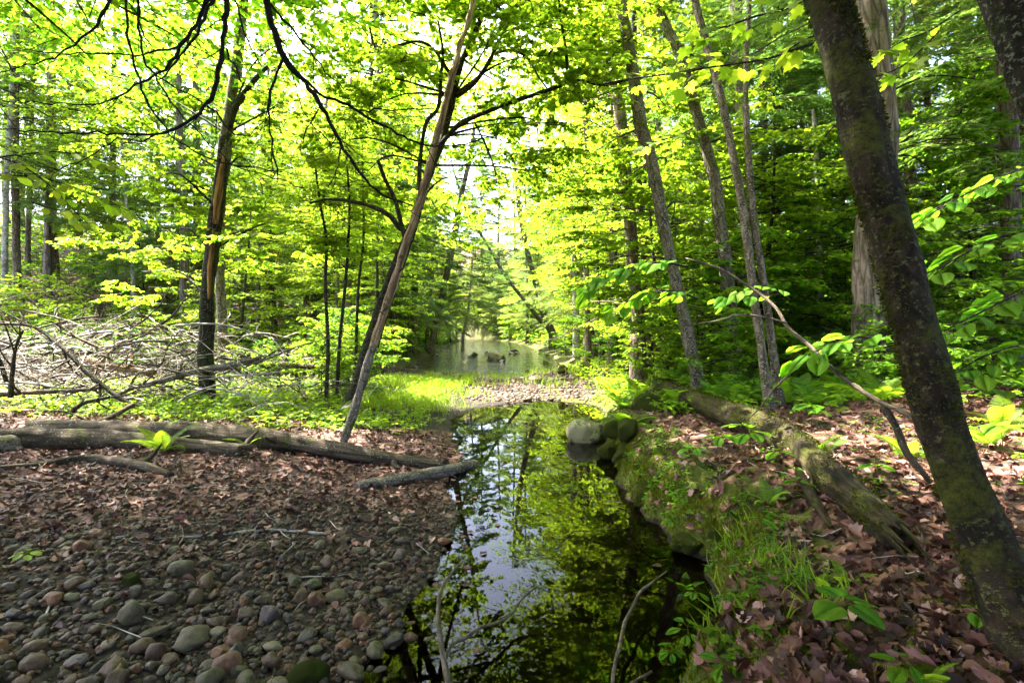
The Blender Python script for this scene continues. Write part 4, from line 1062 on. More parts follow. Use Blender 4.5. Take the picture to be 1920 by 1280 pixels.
placed = []
def cobble(p, rad, mat, label, group=None, shape=None, tall=1.0, rz=None, sink=.35, big=False, name='cobble', cat='stone'):
    lib = (BIGSTONE if big else STONE)[mat]
    me = lib[(shape if shape is not None else random.randrange(len(lib))) % len(lib)]
    o = link(name, me, None, (p[0], p[1], p[2] + rad * .6 * tall - rad * sink), (random.uniform(-.25, .25), random.uniform(-.25, .25), rz if rz is not None else random.uniform(0, 6.28)), (rad, rad, rad * tall))
    tag(o, label, cat, group)
    placed.append((p[0], p[1], rad))
    return o
for px, py, w, tall, mat, lab in (
    (249, 1150, 46, 1.5, 'rock_olive', 'tall dark egg-shaped cobble standing in the lower left of the gravel bar'),
    (359, 1185, 66, .95, 'rock_grey', 'broad humped grey cobble, right of the tall egg-shaped one'),
    (336, 1060, 46, 1.0, 'rock_olive', 'squarish tan-olive cobble, highest of the large ones'),
    (366, 1116, 36, 1.1, 'rock_brown', 'wedge-shaped brown cobble above the broad humped grey one'),
    (391, 1138, 30, 1.1, 'rock_grey', 'round grey cobble touching the wedge-shaped brown one'),
    (581, 1255, 74, 1.0, 'rock_moss', 'largest dark green mossy stone at the bottom edge of the gravel bar'),
    (510, 1238, 42, 1.5, 'rock_brown', 'upright dark brown block-like cobble left of the largest mossy stone'),
    (443, 1218, 36, 1.2, 'rock_slate', 'blue-violet cobble near the bottom edge'),
    (414, 1216, 38, .9, 'rock_rust', 'long pinkish cobble leaning on the blue-violet one'),
    (519, 1276, 44, .9, 'rock_pale', 'pale ochre cobble cut by the bottom edge'),
    (594, 1122, 32, 1.2, 'rock_rust', 'round red-brown cobble in the middle of the gravel bar'),
    (564, 1113, 36, 1.0, 'rock_brown', 'dark brown cobble just left of the round red-brown one'),
    (631, 1110, 38, 1.0, 'rock_olive', 'olive-grey cobble just right of the round red-brown one'),
    (316, 1230, 40, .95, 'rock_brown', 'brown-grey domed cobble below the tall egg-shaped one'),
    (306, 1254, 22, 1.3, 'rock_pale', 'small pale grey upright pebble near the bottom edge'),
    (386, 1242, 34, .9, 'rock_grey', 'smooth grey oval cobble below the long pinkish one'),
    (447, 1254, 32, .9, 'rock_olive', 'yellowish cobble just below the blue-violet one'),
    (289, 1174, 48, .85, 'rock_grey', 'flat grey cobble between the egg-shaped and the humped one'),
    (215, 1240, 54, .7, 'rock_brown', 'wide flat slab-like cobble at the lower left'),
    (141, 1088, 36, 1.0, 'rock_brown', 'dark angular cobble far left in the gravel'),
    (245, 1082, 38, 1.1, 'rock_moss', 'dark mossy cobble above the tall egg-shaped one'),
    (702, 1224, 38, 1.2, 'rock_olive', 'wet olive cobble at the edge of the pool'),
    (803, 1204, 34, 1.2, 'rock_olive', 'round olive cobble standing alone in the shallows'),
    (761, 1258, 38, .8, 'rock_slate', 'pale violet cobble half under water at the bottom edge'),
    (805, 1244, 34, .9, 'rock_slate', 'dark violet cobble below the round olive one in the shallows'),
    (768, 1169, 22, 1.1, 'rock_rust', 'small orange cobble at the edge of the pool'),
    (724, 1182, 24, 1.4, 'rock_slate', 'dark slate cobble on the shore left of the orange one'),
    (716, 1168, 20, 1.0, 'rock_pale', 'small pale grey cobble above the dark slate one'),
    (784, 1161, 26, 1.1, 'rock_moss', 'dark green cobble right of the small orange one'),
    (833, 1010, 26, 1.1, 'rock_rust', 'orange-brown cobble where the shore narrows'),
    (868, 1053, 22, 1.0, 'rock_brown', 'brown cobble at the top of the forked stick'),
    (740, 990, 24, .9, 'rock_olive', 'olive cobble on the upper shore below the birch log')):
    p = G(px, py + w * .3)
    p.z = max(p.z, -.06)
    cobble(p, w / FPX * p.y / 2, mat, lab, tall=tall * .9, shape=len(lab), sink=.25)
_size = ((.038, .058, 'large'), (.027, .038, 'medium'), (.019, .027, 'small'))
_cols = [('rock_brown', 'brown', 9), ('rock_grey', 'grey', 7), ('rock_olive', 'olive', 5), ('rock_rust', 'reddish', 4), ('rock_slate', 'violet-grey', 1), ('rock_pale', 'pale', 1)]
n = t = 0
while n < 255 and t < 20000:
    t += 1
    f = n / 255
    s_ = _size[0] if f < .22 else _size[1] if f < .6 else _size[2]
    py = 1000 + 300 * random.random() ** .75; px = random.uniform(-20, 860)
    p = G(px, py)
    xl, _ = edges_pool(p.y)
    if p.y > 4.2 or p.x > float(xl) + .12:
        continue
    rad = random.uniform(s_[0], s_[1])
    if any((p.x - a) ** 2 + (p.y - b) ** 2 < (.85 * (rad + c)) ** 2 for a, b, c in placed):
        continue
    m_, cn, _w = random.choices(_cols, [c[2] for c in _cols])[0]
    cobble(p, rad, m_, f'one of the {s_[2]} {cn} cobbles strewn over the gravel bar', f'{s_[2]} {cn} cobbles on the gravel bar', tall=random.uniform(.8, 1.15))
    n += 1

def build_gravel():
    g = Geo(); N = 11000
    px = rng.uniform(-60, 900, N); py = 905 + 420 * rng.random(N) ** 1.0
    # choose spots by ground position so the cover thins towards the leaf litter
    Y = rng.uniform(1.75, 6.0, N) ** 1.0; X = rng.uniform(-1, 1, N) * 0 + (np.array([float(v) for v in edges_pool(Y)[0]]) + .35 - rng.random(N) ** 1.1 * (Y * 1.15 + .2))
    keep = (rng.random(N) < np.interp(Y - .25 * X * 0, [1.7, 3.2, 4.5, 6], [1, 1, .55, .16])) & (np.abs(X) < Y * 1.1 + .4)
    X, Y = X[keep], Y[keep]; n = len(X)
    Z = hterr(X, Y)
    r = rng.uniform(.005, .019, n) * np.interp(Y, [2, 4], [.95, 1.1])
    r = np.where(rng.random(n) < .25, r * 1.4, r)
    for k in range(6):
        V, F = stone_shape(1, 120 + k, (.5, .7, .6, .8, .55, .65)[k], .2, 2)
        sel = np.arange(n) % 6 == k
        m = sel.sum(); az = rng.uniform(0, 6.28, m); tl = rng.normal(0, .25, (m, 2))
        x = unit(np.stack([np.cos(az), np.sin(az), tl[:, 0]], -1)); z0 = unit(np.stack([tl[:, 0], tl[:, 1], np.ones(m)], -1))
        y = unit(np.cross(z0, x)); x = np.cross(y, z0)
        g.stamp(V, F, np.stack([X[sel], Y[sel], Z[sel] + r[sel] * .35], -1), x, y, z0, r[sel], 0)
    o = g.build('gravel', M['gravel']); o['kind'] = 'stuff'; o['category'] = 'gravel'
    o['label'] = 'small brown and grey pebbles covering the gravel bar'
    # the spit between pool and stream
    g = Geo(); n = 5200
    Y = rng.uniform(10.6, 17.2, n); X = rng.normal(.4, 1.5, n)
    Z = hterr(X, Y); k = (Z > -.12) & (Z < .35); X, Y, Z = X[k], Y[k], Z[k]; n = len(X)
    az = rng.uniform(0, 6.28, n)
    x = np.stack([np.cos(az), np.sin(az), 0 * az], -1); z0 = np.tile([0., 0, 1], (n, 1)); y = np.cross(z0, x)
    V, F = stone_shape(1, 133, .6, .2, 3)
    g.stamp(V, F, np.stack([X, Y, Z + .005], -1), x, y, z0, rng.uniform(.012, .05, n) * np.where(rng.random(n) < .06, 1.8, 1), 0)
    o = g.build('gravel_spit', M['gravel']); o['kind'] = 'stuff'; o['category'] = 'gravel'
    o['label'] = 'low spit of pebbles between the pool and the far stream'
build_gravel()

# boulders by the pool and in the stream
for px, py, w, tall, mat, lab in (
    (1096, 835, 84, 1.15, 'rock_lichen', 'pale lichen-patched boulder standing at the right edge of the pool'),
    (1152, 815, 58, .9, 'rock_moss', 'dark mossy rock just behind the lichen-patched boulder'),
    (1166, 868, 44, 1.0, 'rock_moss', 'small mossy stone in front of the lichen-patched boulder, at the bank'),
    (1178, 815, 60, .9, 'rock_moss', 'moss-topped rock at the corner of the right bank'),
    (1215, 770, 84, .8, 'rock_moss', 'low mossy boulder against the end of the fallen log'),
    (1098, 702, 40, 1.0, 'rock_moss', 'dark mossy boulder at the right end of the spit'),
    (1055, 700, 26, 1.0, 'rock_moss', 'smaller mossy boulder left of the dark one by the spit'),
    (1104, 680, 28, 1.0, 'rock_moss', 'olive boulder behind the dark mossy one by the spit'),
    (1076, 682, 18, 1.0, 'rock_pale', 'pale stone between the mossy boulders by the spit'),
    (930, 682, 38, 1.0, 'rock_lichen', 'tan boulder sitting in the middle of the far stream'),
    (890, 674, 18, 1.0, 'rock_moss', 'mossy stone left of the tan boulder in the stream'),
    (942, 684, 16, .9, 'rock_slate', 'grey stone in front of the tan boulder in the stream'),
    (965, 664, 20, .7, 'rock_slate', 'flat grey stone behind the tan boulder in the stream'),
    (862, 712, 14, 1.2, 'rock_pale', 'small white stone at the near edge of the stream'),
    (822, 708, 34, .6, 'rock_pale', 'flat whitish rock on the grassy edge of the stream'),
    (960, 706, 14, .9, 'rock_pale', 'small pale stone at the head of the spit'),
    (1004, 710, 26, .6, 'rock_pale', 'flat pale rock at the right head of the spit'),
    (1340, 1010, 34, .8, 'rock_moss', 'wet dark stone in the notch of the right bank')):
    p = G(px, py)
    p.z = max(p.z, -.1)
    r_ = w / FPX * p.y / 2
    cobble(p, r_, mat, lab, tall=tall, big=mat in BIGSTONE, sink=.2, name='boulder' if r_ > .16 else 'stone', cat='boulder' if r_ > .16 else 'stone', rz=1.2)
for k, (y, rd, dx, z) in enumerate(((3.5, .13, .06, .02), (4.45, .17, .08, .04), (5.35, .11, .06, .06), (6.1, .19, .04, .04))):
    x = float(edges_pool(y)[1]) + dx
    o = cobble((x, y, z), rd, 'rock_moss', ['nearest', 'second nearest', 'third nearest', 'farthest'][k] + ' of the mossy stones bulging from the undercut right bank', 'mossy stones in the lip of the right bank', tall=random.uniform(.65, 1.0), big=True, sink=.4, name='stone')
    V = np.array([v.co for v in o.data.vertices]); Nn = np.array([v.normal for v in o.data.vertices])
    i = rng.integers(0, len(V), 1500); j = rng.integers(0, len(V), 1500)
    P_ = V[i] + rng.normal(0, .05, (1500, 3)); kk = (Nn[i][:, 2] > -.1) & (vnoise(P_[:, 0] * 2.5 + k, P_[:, 1] * 2.5, 9) > -.25)
    P_, N_ = P_[kk], Nn[i][kk]
    fx, fy, fz = frames(unit(N_ + rng.normal(0, .45, N_.shape)), np.array([0, 0, 1.]), .6)
    g = Geo(); g.stamp(RH_V, RH_F, P_, fx, fy, fz, .016 / rd * rng.uniform(.5, 1.3, len(P_)), 0)
    mo = g.build('moss', M['moss_tuft'], o); mo['kind'] = 'stuff'
for k in range(26):
    y = random.uniform(16.5, 40); a, b = edges_stream(y); x = random.uniform(a, b) if k % 2 else random.choice([a, b]) + random.uniform(-.4, .4)
    cobble((x, y, -.05), random.uniform(.08, .22), random.choice(['rock_grey', 'rock_pale', 'rock_moss', 'rock_slate']), 'one of the small stones breaking the surface of the far stream', 'small stones in the far stream', tall=.8, sink=.2, name='stone')

# ------------------------------------------------------------------ fallen leaves
def ground_frames(X, Y, tilt):
    e = .05
    n = np.stack([-(hterr(X + e, Y) - hterr(X - e, Y)) / (2 * e), -(hterr(X, Y + e) - hterr(X, Y - e)) / (2 * e), np.ones(len(X))], -1)
    n[:, :2] = n[:, :2].clip(-1.5, 1.5)
    n = unit(unit(n) + rng.normal(0, tilt, n.shape))
    az = rng.uniform(0, 6.28, len(X))
    d = np.stack([np.cos(az), np.sin(az), np.zeros(len(X))], -1)
    x = unit(np.cross(d, n)); y = unit(np.cross(n, x))
    return x, y, n

def litter_stuff(name, label, X, Y, size, mat, tilt=.3, lift=.012):
    g = Geo()
    xl, xr = edges_pool(Y)
    k = ((X > xr + .05) | (X < xl - .05) | (Y > 11.4)) & (hterr(X, Y) > .02)
    X, Y = X[k], Y[k]; Z = hterr(X, Y) + lift * rng.random(len(X)) * 1.5
    for j, (V, F) in enumerate(DEAD):
        s = np.arange(len(X)) % len(DEAD) == j
        x, y, n = ground_frames(X[s], Y[s], tilt)
        m = s.sum()
        g.stamp(V - np.array([0, .4, 0]), F, np.stack([X[s], Y[s], Z[s] + .004], -1), x, y, n, rng.uniform(.45, 1.2, m) * size, 0, rng.random(m) ** 2.0)
    o = g.build(name, M[mat]); o['kind'] = 'stuff'; o['category'] = 'leaf litter'; o['label'] = label
n = 7500
Y = .9 + 7.5 * rng.random(n) ** 1.1; X = edges_pool(Y)[1] + .06 + rng.random(n) ** .8 * (Y * 1.05)
litter_stuff('leaf_litter', 'pinkish brown dead leaves carpeting the right bank', X, Y, .068, 'litter', .45)
n = 7500
Y = 2.7 + 4.6 * rng.random(n) ** .75; X = edges_pool(Y)[0] - .05 - rng.random(n) * (Y * 1.05)
k = rng.random(n) < np.clip(np.interp(Y - .12 * X, [2.6, 3.7, 4.6], [.22, .6, 1]), 0, 1)
litter_stuff('leaf_litter', 'reddish dead leaves between gravel bar and fallen logs', X[k], Y[k], .06, 'litter_dark')
n = 6000
Y = 7.5 + 8 * rng.random(n); X = (rng.random(n) * 2 - 1) * Y
k = np.abs(X - .5) > 2.2
litter_stuff('leaf_litter', 'brown dead leaves under the shrubs farther back', X[k], Y[k], .11, 'litter_dark')

LEAFM = {}
for _j, (V, F) in enumerate(DEAD):
    for _q, _c in ((.08, 'dark brown'), (.3, 'reddish brown'), (.5, 'pinkish'), (.7, 'tawny'), (.95, 'pale')):
        g = Geo(); g.add(V - np.array([0, .4, 0]), F, 0, _q); LEAFM.setdefault(_c, []).append(g.mesh('fallen_leaf', M['litter']))
def fallen(px, py, label, group, size, p=None):
    p = p or G(px, py)
    tone = random.choices(list(LEAFM), [3, 3, 3, 2, 1])[0]
    label, group = label.replace('dead leaves', tone + ' dead leaves'), tone + ' ' + group
    x, y, nn = ground_frames(np.array([p.x]), np.array([p.y]), .28)
    m = Matrix((x[0], y[0], nn[0])).transposed().to_4x4()
    o = link('fallen_leaf', random.choice(LEAFM[tone]))
    o.matrix_world = Matrix.Translation((p.x, p.y, p.z + random.uniform(.008, .022))) @ m @ Matrix.Scale(size, 4)
    tag(o, label, 'leaf', group)
def sow_leaves(n, poly_fn, label, group, size):
    c = t = 0
    while c < n and t < n * 30:
        t += 1
        px, py = poly_fn()
        p = G(px, py); xl, xr = edges_pool(p.y)
        if float(xl) - .03 < p.x < float(xr) + .06:
            continue
        fallen(px, py, label, group, size * random.uniform(.7, 1.25)); c += 1
sow_leaves(150, lambda: (random.uniform(1290, 1850), random.uniform(1060, 1300)), 'one of the large dead leaves at the near end of the right bank', 'large dead leaves on the near right bank', .082)
sow_leaves(80, lambda: (random.uniform(1220, 1800), random.uniform(830, 1060)), 'one of the dead leaves lying farther up the right bank', 'dead leaves farther up the right bank', .085)
sow_leaves(50, lambda: (random.uniform(0, 420), random.uniform(930, 1050)), 'one of the dead leaves scattered over the left of the gravel bar', 'dead leaves on the gravel bar', .07)
sow_leaves(46, lambda: (random.uniform(0, 800), random.uniform(1020, 1270)), 'one of the dead leaves caught between the cobbles', 'dead leaves between the cobbles', .055)

for k in range(16):
    y = random.uniform(2.3, 7.5); a, b = edges_pool(y); x = random.choice([float(a) + abs(random.gauss(.05, .15)), random.uniform(float(a) + .1, float(b) - .1)])
    t_ = random.choice(['dark brown', 'reddish brown', 'tawny'])
    o = link('floating_leaf', LEAFM[t_][k % 10], None, (x, y, .006), (random.uniform(-.06, .06), random.uniform(-.06, .06), random.uniform(0, 6.28)), (.06, .06, .018))
    tag(o, f'one of the {t_} dead leaves floating on the dark pool', 'leaf', f'{t_} leaves floating on the pool')

# ------------------------------------------------------------------ moss, grass and ground cover
def blades(name, label, X, Y, h, w, mat, n_per=1, lean=.5, cat='grass'):
    g = Geo()
    X = np.repeat(X, n_per) + rng.normal(0, .03, len(X) * n_per); Y = np.repeat(Y, n_per) + rng.normal(0, .03, len(Y) * n_per)
    Z = hterr(X, Y)
    k = Z > .015
    X, Y, Z = X[k], Y[k], Z[k]; m = len(X)
    T = np.array([(-.5, 0, 0), (.5, 0, 0), (-.38, .5, .08), (.38, .5, .08), (0, 1, .38)], float); T[:, 0] *= w / h
    F = np.array([(0, 1, 3), (0, 3, 2), (2, 3, 4)])
    az = rng.uniform(0, 6.28, m)
    d = unit(np.stack([np.cos(az) * lean * rng.random(m), np.sin(az) * lean * rng.random(m), np.ones(m)], -1))
    a2 = rng.uniform(0, 6.28, m)
    x = unit(np.cross(d, np.stack([np.cos(a2), np.sin(a2), 0 * a2], -1))); z = np.cross(x, d)
    g.stamp(T, F, np.stack([X, Y, Z - .004], -1), x, d, z, h * rng.uniform(.45, 1.2, m), 0)
    o = g.build(name, M[mat]); o['kind'] = 'stuff'; o['category'] = cat; o['label'] = label

def clumps(n, fx, spread, per):
    """n clump centres from fx(), per points round each"""
    c = np.array([fx() for _ in range(n)])
    X = np.repeat(c[:, 0], per) + rng.normal(0, spread, n * per); Y = np.repeat(c[:, 1], per) + rng.normal(0, spread, n * per)
    return X, Y

# moss on the lip of the right bank
n = 38000
Y = 1.3 + 6.4 * rng.random(n) ** .9
D = np.abs(rng.normal(0, .22, n))
X = edges_pool(Y)[1] + .015 + D
k = vnoise(X * 3.3, Y * 3.3, 21) + .9 * (1 - D / .35) > .15
blades('moss', 'bright moss cushioning the lip of the right bank', X[k], Y[k], .028, .008, 'moss_tuft', 1, 1.2, 'moss')
n = 26000
Y = 1.3 + 6.0 * rng.random(n); X = edges_pool(Y)[1] + .2 + rng.random(n) * Y * .8
k = vnoise(X * 2.1, Y * 2.1, 31) + .5 * vnoise(X * 5.1, Y * 5.1, 32) > .42
blades('moss', 'patches of moss among the dead leaves of the right bank', X[k], Y[k], .020, .008, 'moss_tuft', 1, .9, 'moss')
# sunlit grass round the spit
X, Y = clumps(240, lambda: (random.gauss(-2.3, .75), random.uniform(8.8, 13.5)), .13, 34)
k = np.abs(X - .1) > .5
blades('grass', 'tall sunlit grass on the left of the gravel spit', X[k], Y[k], .20, .009, 'grass')
X, Y = clumps(60, lambda: (random.uniform(-2.5, 2.2), random.uniform(12.5, 16.8)), .14, 40)
blades('grass', 'scattered grass tufts growing on the gravel spit', X, Y, .22, .012, 'grass')
X, Y = clumps(26, lambda: (random.uniform(.8, 1.4), random.uniform(2.0, 3.4)), .06, 16)
k = X > edges_pool(Y)[1]
blades('grass', 'fresh grass blades on the near lip of the right bank', X[k], Y[k], .13, .009, 'grass', 1, 1.1)

def cover(name, label, X, Y, h, leaf, mat, tmpl=(OV_V, OV_F), per=5):
    """low leafy plants: a ring of leaves at the top of a short stem"""
    Z = hterr(X, Y); xl, xr = edges_pool(Y)
    k = (Z > .02) & ((X > xr + .02) | (X < xl - .02) | (Y > 11.3))
    X, Y, Z = X[k], Y[k], Z[k]; n = len(X)
    g = Geo()
    H = h * rng.uniform(.35, 1.2, n)
    az0 = rng.uniform(0, 6.28, n)
    for j in range(per):
        az = az0 + j * 6.28 / per + rng.normal(0, .3, n)
        d = unit(np.stack([np.cos(az), np.sin(az), rng.normal(-.1, .25, n)], -1))
        pos = np.stack([X, Y, Z + H * rng.uniform(.55, 1, n)], -1) + d * (.25 * leaf)
        x, y, z = frames(d, np.array([0, 0, 1.]), .25)
        g.stamp(tmpl[0], tmpl[1], pos, x, y, z, leaf * rng.uniform(.6, 1.2, n), 0)
    T = np.array([(-.01, 0, 0), (.01, 0, 0), (0, 0, 1.)]); F = np.array([(0, 1, 2)])
    e = np.tile([1., 0, 0], (n, 1)); f = np.tile([0., 1, 0], (n, 1)); u = np.tile([0., 0, 1], (n, 1))
    g.stamp(T, F, np.stack([X, Y, Z], -1), e, f, u, H, 0)
    o = g.build(name, M[mat]); o['kind'] = 'stuff'; o['category'] = 'ground cover'; o['label'] = label
X, Y = clumps(230, lambda: (random.uniform(-9, -1.4), 7.0 + 5.6 * random.random() ** 1.2), .22, 8)
cover('ground_cover', 'low bright plants in the sunlit left clearing', X, Y, .2, .07, 'leaf_lime')
X, Y = clumps(150, lambda: (random.uniform(-9, -1.4), 7.0 + 5.6 * random.random()), .2, 8)
cover('ground_cover', 'darker green low plants in the left clearing', X, Y, .15, .055, 'leaf_mid')
X, Y = clumps(120, lambda: (random.uniform(-7, -1.5), random.uniform(7.2, 10.5)), .12, 26)
blades('grass', 'thin grass between the low plants of the left clearing', X, Y, .16, .007, 'grass')
X, Y = clumps(170, lambda: (random.uniform(1.9, 9), random.uniform(5.6, 11)), .25, 9)
cover('ground_cover', 'low green plants under the trees of the right bank', X, Y, .2, .08, 'leaf_mid')
X, Y = clumps(45, lambda: (lambda y: (float(edges_pool(y)[1]) + abs(random.gauss(.08, .18)), y))(random.uniform(1.7, 5.5)), .06, 8)
cover('ground_cover', 'small green seedlings along the mossy lip of the bank', X, Y, .06, .032, 'leaf_mid')
X, Y = clumps(60, lambda: (random.uniform(1.3, 4.5), random.uniform(2.0, 6)), .1, 4)
cover('ground_cover', 'tiny seedlings among the dead leaves of the right bank', X, Y, .05, .035, 'leaf_mid', per=4)
n = 1500
cover('ground_cover', 'bright plants under the shrubs beside the spit', rng.uniform(1.7, 7, n), rng.uniform(8.8, 16, n), .3, .09, 'leaf_lime')
n = 2500
X = -13 - 14 * rng.random(900); Y = rng.uniform(14, 27, 900)
cover('ground_cover', 'green plants on the brown slope at the far left', X, Y, .55, .2, 'leaf_mid', (RH_V, RH_F), per=6)
X = rng.uniform(-45, 40, 9000); Y = rng.uniform(24, 105, 9000); _a, _b = edges_stream(Y); _k = (X < _a - .3) | (X > _b + .3)
cover('ground_cover', 'dense undergrowth in the far wood', X[_k], Y[_k], 1.3, .42, 'leaf_mid', (RH_V, RH_F), per=7)
X = rng.uniform(-18, 18, n); Y = rng.uniform(14, 30, n); _k = (np.abs(X + 1) > 5.2); n = int(_k.sum())
cover('ground_cover', 'green undergrowth farther back in the wood', X[_k], Y[_k], .5, .16, 'leaf_mid', (RH_V, RH_F))

# ------------------------------------------------------------------ fallen logs and dead wood
def wood(name, label, pts, mat, cat, sides=10, step=.08, rough=.15, group=None, twigs=0, lift=0.0, twig_len=.5, splinter=0):
    """pts: (px, py, width px[, metres away]) laid on the ground unless a distance is given"""
    P = []; r = []
    for p in pts:
        q = W(p[0], p[1], p[3]) if len(p) > 3 else G(p[0], p[1])
        rad = p[2] / FPX * q.y / 2 * .95
        if len(p) <= 3:
            q = q + Vector((0, 0, rad * .75 + lift))
        P.append(q); r.append(rad)
    b = P[0].copy()
    o = thing(name, label, cat, b, group)
    g = Geo()
    Q, rr = g.tube([p - b for p in P], r, sides, 0, step=step, rough=rough)
    for k in range(twigs):
        i = rng.integers(len(Q) // 4, len(Q)); l = twig_len * rng.uniform(.4, 1.2)
        T = Q[min(i + 1, len(Q) - 1)] - Q[max(i - 1, 0)]; T = T / (np.linalg.norm(T) + 1e-9)
        d = unit(T * .7 + rng.normal(0, .6, 3)); e1 = Q[i] + d * l * .5 + rng.normal(0, .05 * l, 3); e2 = e1 + unit(d + rng.normal(0, .3, 3)) * l * .5
        g.tube([Q[i], e1, e2], [rr[i] * .55, rr[i] * .4, rr[i] * .15], 5, 0, step=.08, cap=False)
    if splinter:
        T = unit(Q[-1] - Q[-4])
        for k in range(splinter):
            a = unit(np.cross(T, rng.normal(0, 1, 3))); s0 = Q[-3] + a * rr[-1] * .75
            g.tube([s0, s0 + T * rng.uniform(.08, .3) + a * rng.uniform(-.02, .02)], [rr[-1] * .28, .003], 4, 0, cap=False)
    g.build('stem' if cat != 'log' else 'trunk', M[mat], o)
    if mat == 'log_moss' and cat == 'log':
        moss_on(o, b, P, r, 16000, .1, .016, .5)
    return o, b

oL, bL1 = wood('fallen_log', 'long grey-brown fallen log lying across the left, ending near the leaner', [(60, 814, 38), (440, 830, 40), (832, 882, 24)], 'dead_brown', 'log', 24, .05, .15, twigs=3, twig_len=.25, lift=-.01, splinter=9)
wood('fallen_log', 'shorter broken log lying in front of the long one at the left', [(-60, 838, 42), (200, 838, 40), (455, 852, 26)], 'dead_brown', 'log', 22, .05, .15, twigs=3, twig_len=.2, lift=-.01, splinter=9)
wood('fallen_log', 'pale birch log at the left edge beside the fallen logs', [(-80, 850, 38), (20, 840, 36), (200, 806, 20)], 'bark_grey', 'log', 16, .06, .12, lift=-.03)
oR, bR1 = wood('fallen_log', 'mossy rotten log running down the right bank towards the leaning trunk', [(1228, 738, 32), (1350, 790, 44), (1462, 842, 56), (1560, 930, 68), (1680, 1035, 52)], 'log_moss', 'log', 28, .03, .24, lift=.04, splinter=12)
wood('splintered_slab', 'mossy splintered slab beside the rotten log on the right bank', [(1540, 840, 14), (1600, 905, 17), (1660, 965, 18), (1720, 1030, 15), (1775, 1085, 7)], 'log_moss', 'dead wood', 7, .05, .25)
wood('splintered_slab', 'short broken slab hanging under the rotten log on the right bank', [(1500, 900, 22), (1530, 950, 22), (1560, 995, 10)], 'log_moss', 'dead wood', 7, .05, .25)
wood('birch_log', 'pale birch log with orange broken end reaching into the pool', [(672, 918, 18), (720, 910, 20), (780, 900, 22), (840, 890, 25), (890, 880, 22)], 'bark_grey', 'log', 12, .05, .14)
wood('fallen_branch', 'dark forked branch lying on the leaf litter at the left', [(-20, 884, 13), (80, 876, 14), (150, 866, 16), (220, 874, 20), (280, 884, 20), (322, 894, 12)], 'dead_brown', 'branch', 8, .05, .2, twigs=3)
# sticks standing in the pool
def stick(label, pts, mat='dead_grey', forks=(), sides=7):
    o, b = wood('stick', label, pts, mat, 'stick', sides, .03, .1)
    for f in forks:
        branch_part(o, b, f[0], f[1], mat, Y2=f[2], name='fork', sides=6, step=.03)
    return o
stick('forked bare stick standing out of the pool at the bottom', [(850, 1320, 14, 2.0), (832, 1235, 12, 2.15), (826, 1195, 11, 2.22), (821, 1150, 9, 2.35), (828, 1105, 8, 2.6), (848, 1072, 6, 2.9), (868, 1050, 4, 3.2)], 'stick_wood', forks=[([(833, 1240, 8), (850, 1205, 8), (872, 1196, 7), (900, 1176, 7), (935, 1166, 6), (958, 1150, 6), (975, 1126, 5), (1006, 1098, 3)], 2.15, 2.75)])
stick('bent bare stick rising from the dark right side of the pool', [(1148, 1320, 9, 2.05), (1151, 1255, 8, 2.15), (1162, 1210, 8, 2.25), (1172, 1165, 7, 2.45), (1186, 1138, 6, 2.55), (1200, 1110, 6, 2.7), (1222, 1092, 4, 2.8), (1250, 1070, 3, 2.95)], 'stick_wood')
stick('short bare stick at the bottom edge near the seedlings', [(1160, 1300, 8, 2.0), (1190, 1277, 7, 2.1), (1222, 1258, 5, 2.2)], 'stick_wood')
stick('pale peeled stick at the bottom edge of the gravel bar', [(200, 1300, 13, 2.0), (215, 1262, 13, 2.1), (228, 1236, 10, 2.18)], 'dead_pale')
stick('thin white birch twig lying across the gravel bar', [(290, 1012, 4), (400, 1006, 5), (500, 996, 6), (620, 1003, 5)], 'bark_pale')
stick('thin twig lying below the birch twig on the gravel', [(345, 1028, 3), (390, 1028, 4), (440, 1010, 3)], 'dead_grey')
stick('thin curved twig on the left of the gravel bar', [(80, 1168, 4), (92, 1140, 4), (106, 1105, 3)], 'dead_grey')
# leaning pale branch across the right side
oP, bP = wood('leaning_branch', 'thin pale bare branch arching down to the mossy leaning trunk', [(1285, 484, 3, 4.3), (1345, 502, 4, 4.2), (1400, 534, 5, 4.1), (1452, 574, 6, 3.9), (1478, 614, 7, 3.7), (1520, 650, 8, 3.5), (1560, 690, 9, 3.3), (1610, 728, 9, 3.15), (1655, 756, 9, 3.0), (1700, 775, 9, 2.85), (1715, 790, 6, 2.8)], 'stick_wood', 'branch', 8, .04, .1)
for f in (([(1476, 606, 6), (1440, 596, 6), (1390, 590, 5), (1340, 602, 4), (1280, 612, 3)], 3.7, 3.9), ([(1556, 682, 6), (1520, 680, 6), (1490, 694, 5), (1455, 726, 5), (1425, 764, 4), (1388, 800, 3)], 3.3, 3.6), ([(1412, 538, 5), (1412, 515, 4), (1398, 500, 3)], 4.1, 4.1), ([(1460, 728, 4), (1462, 745, 4), (1490, 775, 3)], 3.4, 3.4)):
    branch_part(oP, bP, f[0], f[1], 'stick_wood', Y2=f[2], sides=6, step=.04, mul=.8)
wood('dead_branch', 'dark gnarled dead branch propped under the pale arching branch', [(1655, 760, 12, 3.0), (1680, 800, 13, 2.95), (1700, 850, 14, 2.9), (1725, 880, 12, 2.85), (1745, 905, 9, 2.8)], 'dead_brown', 'branch', 8, .04, .2)

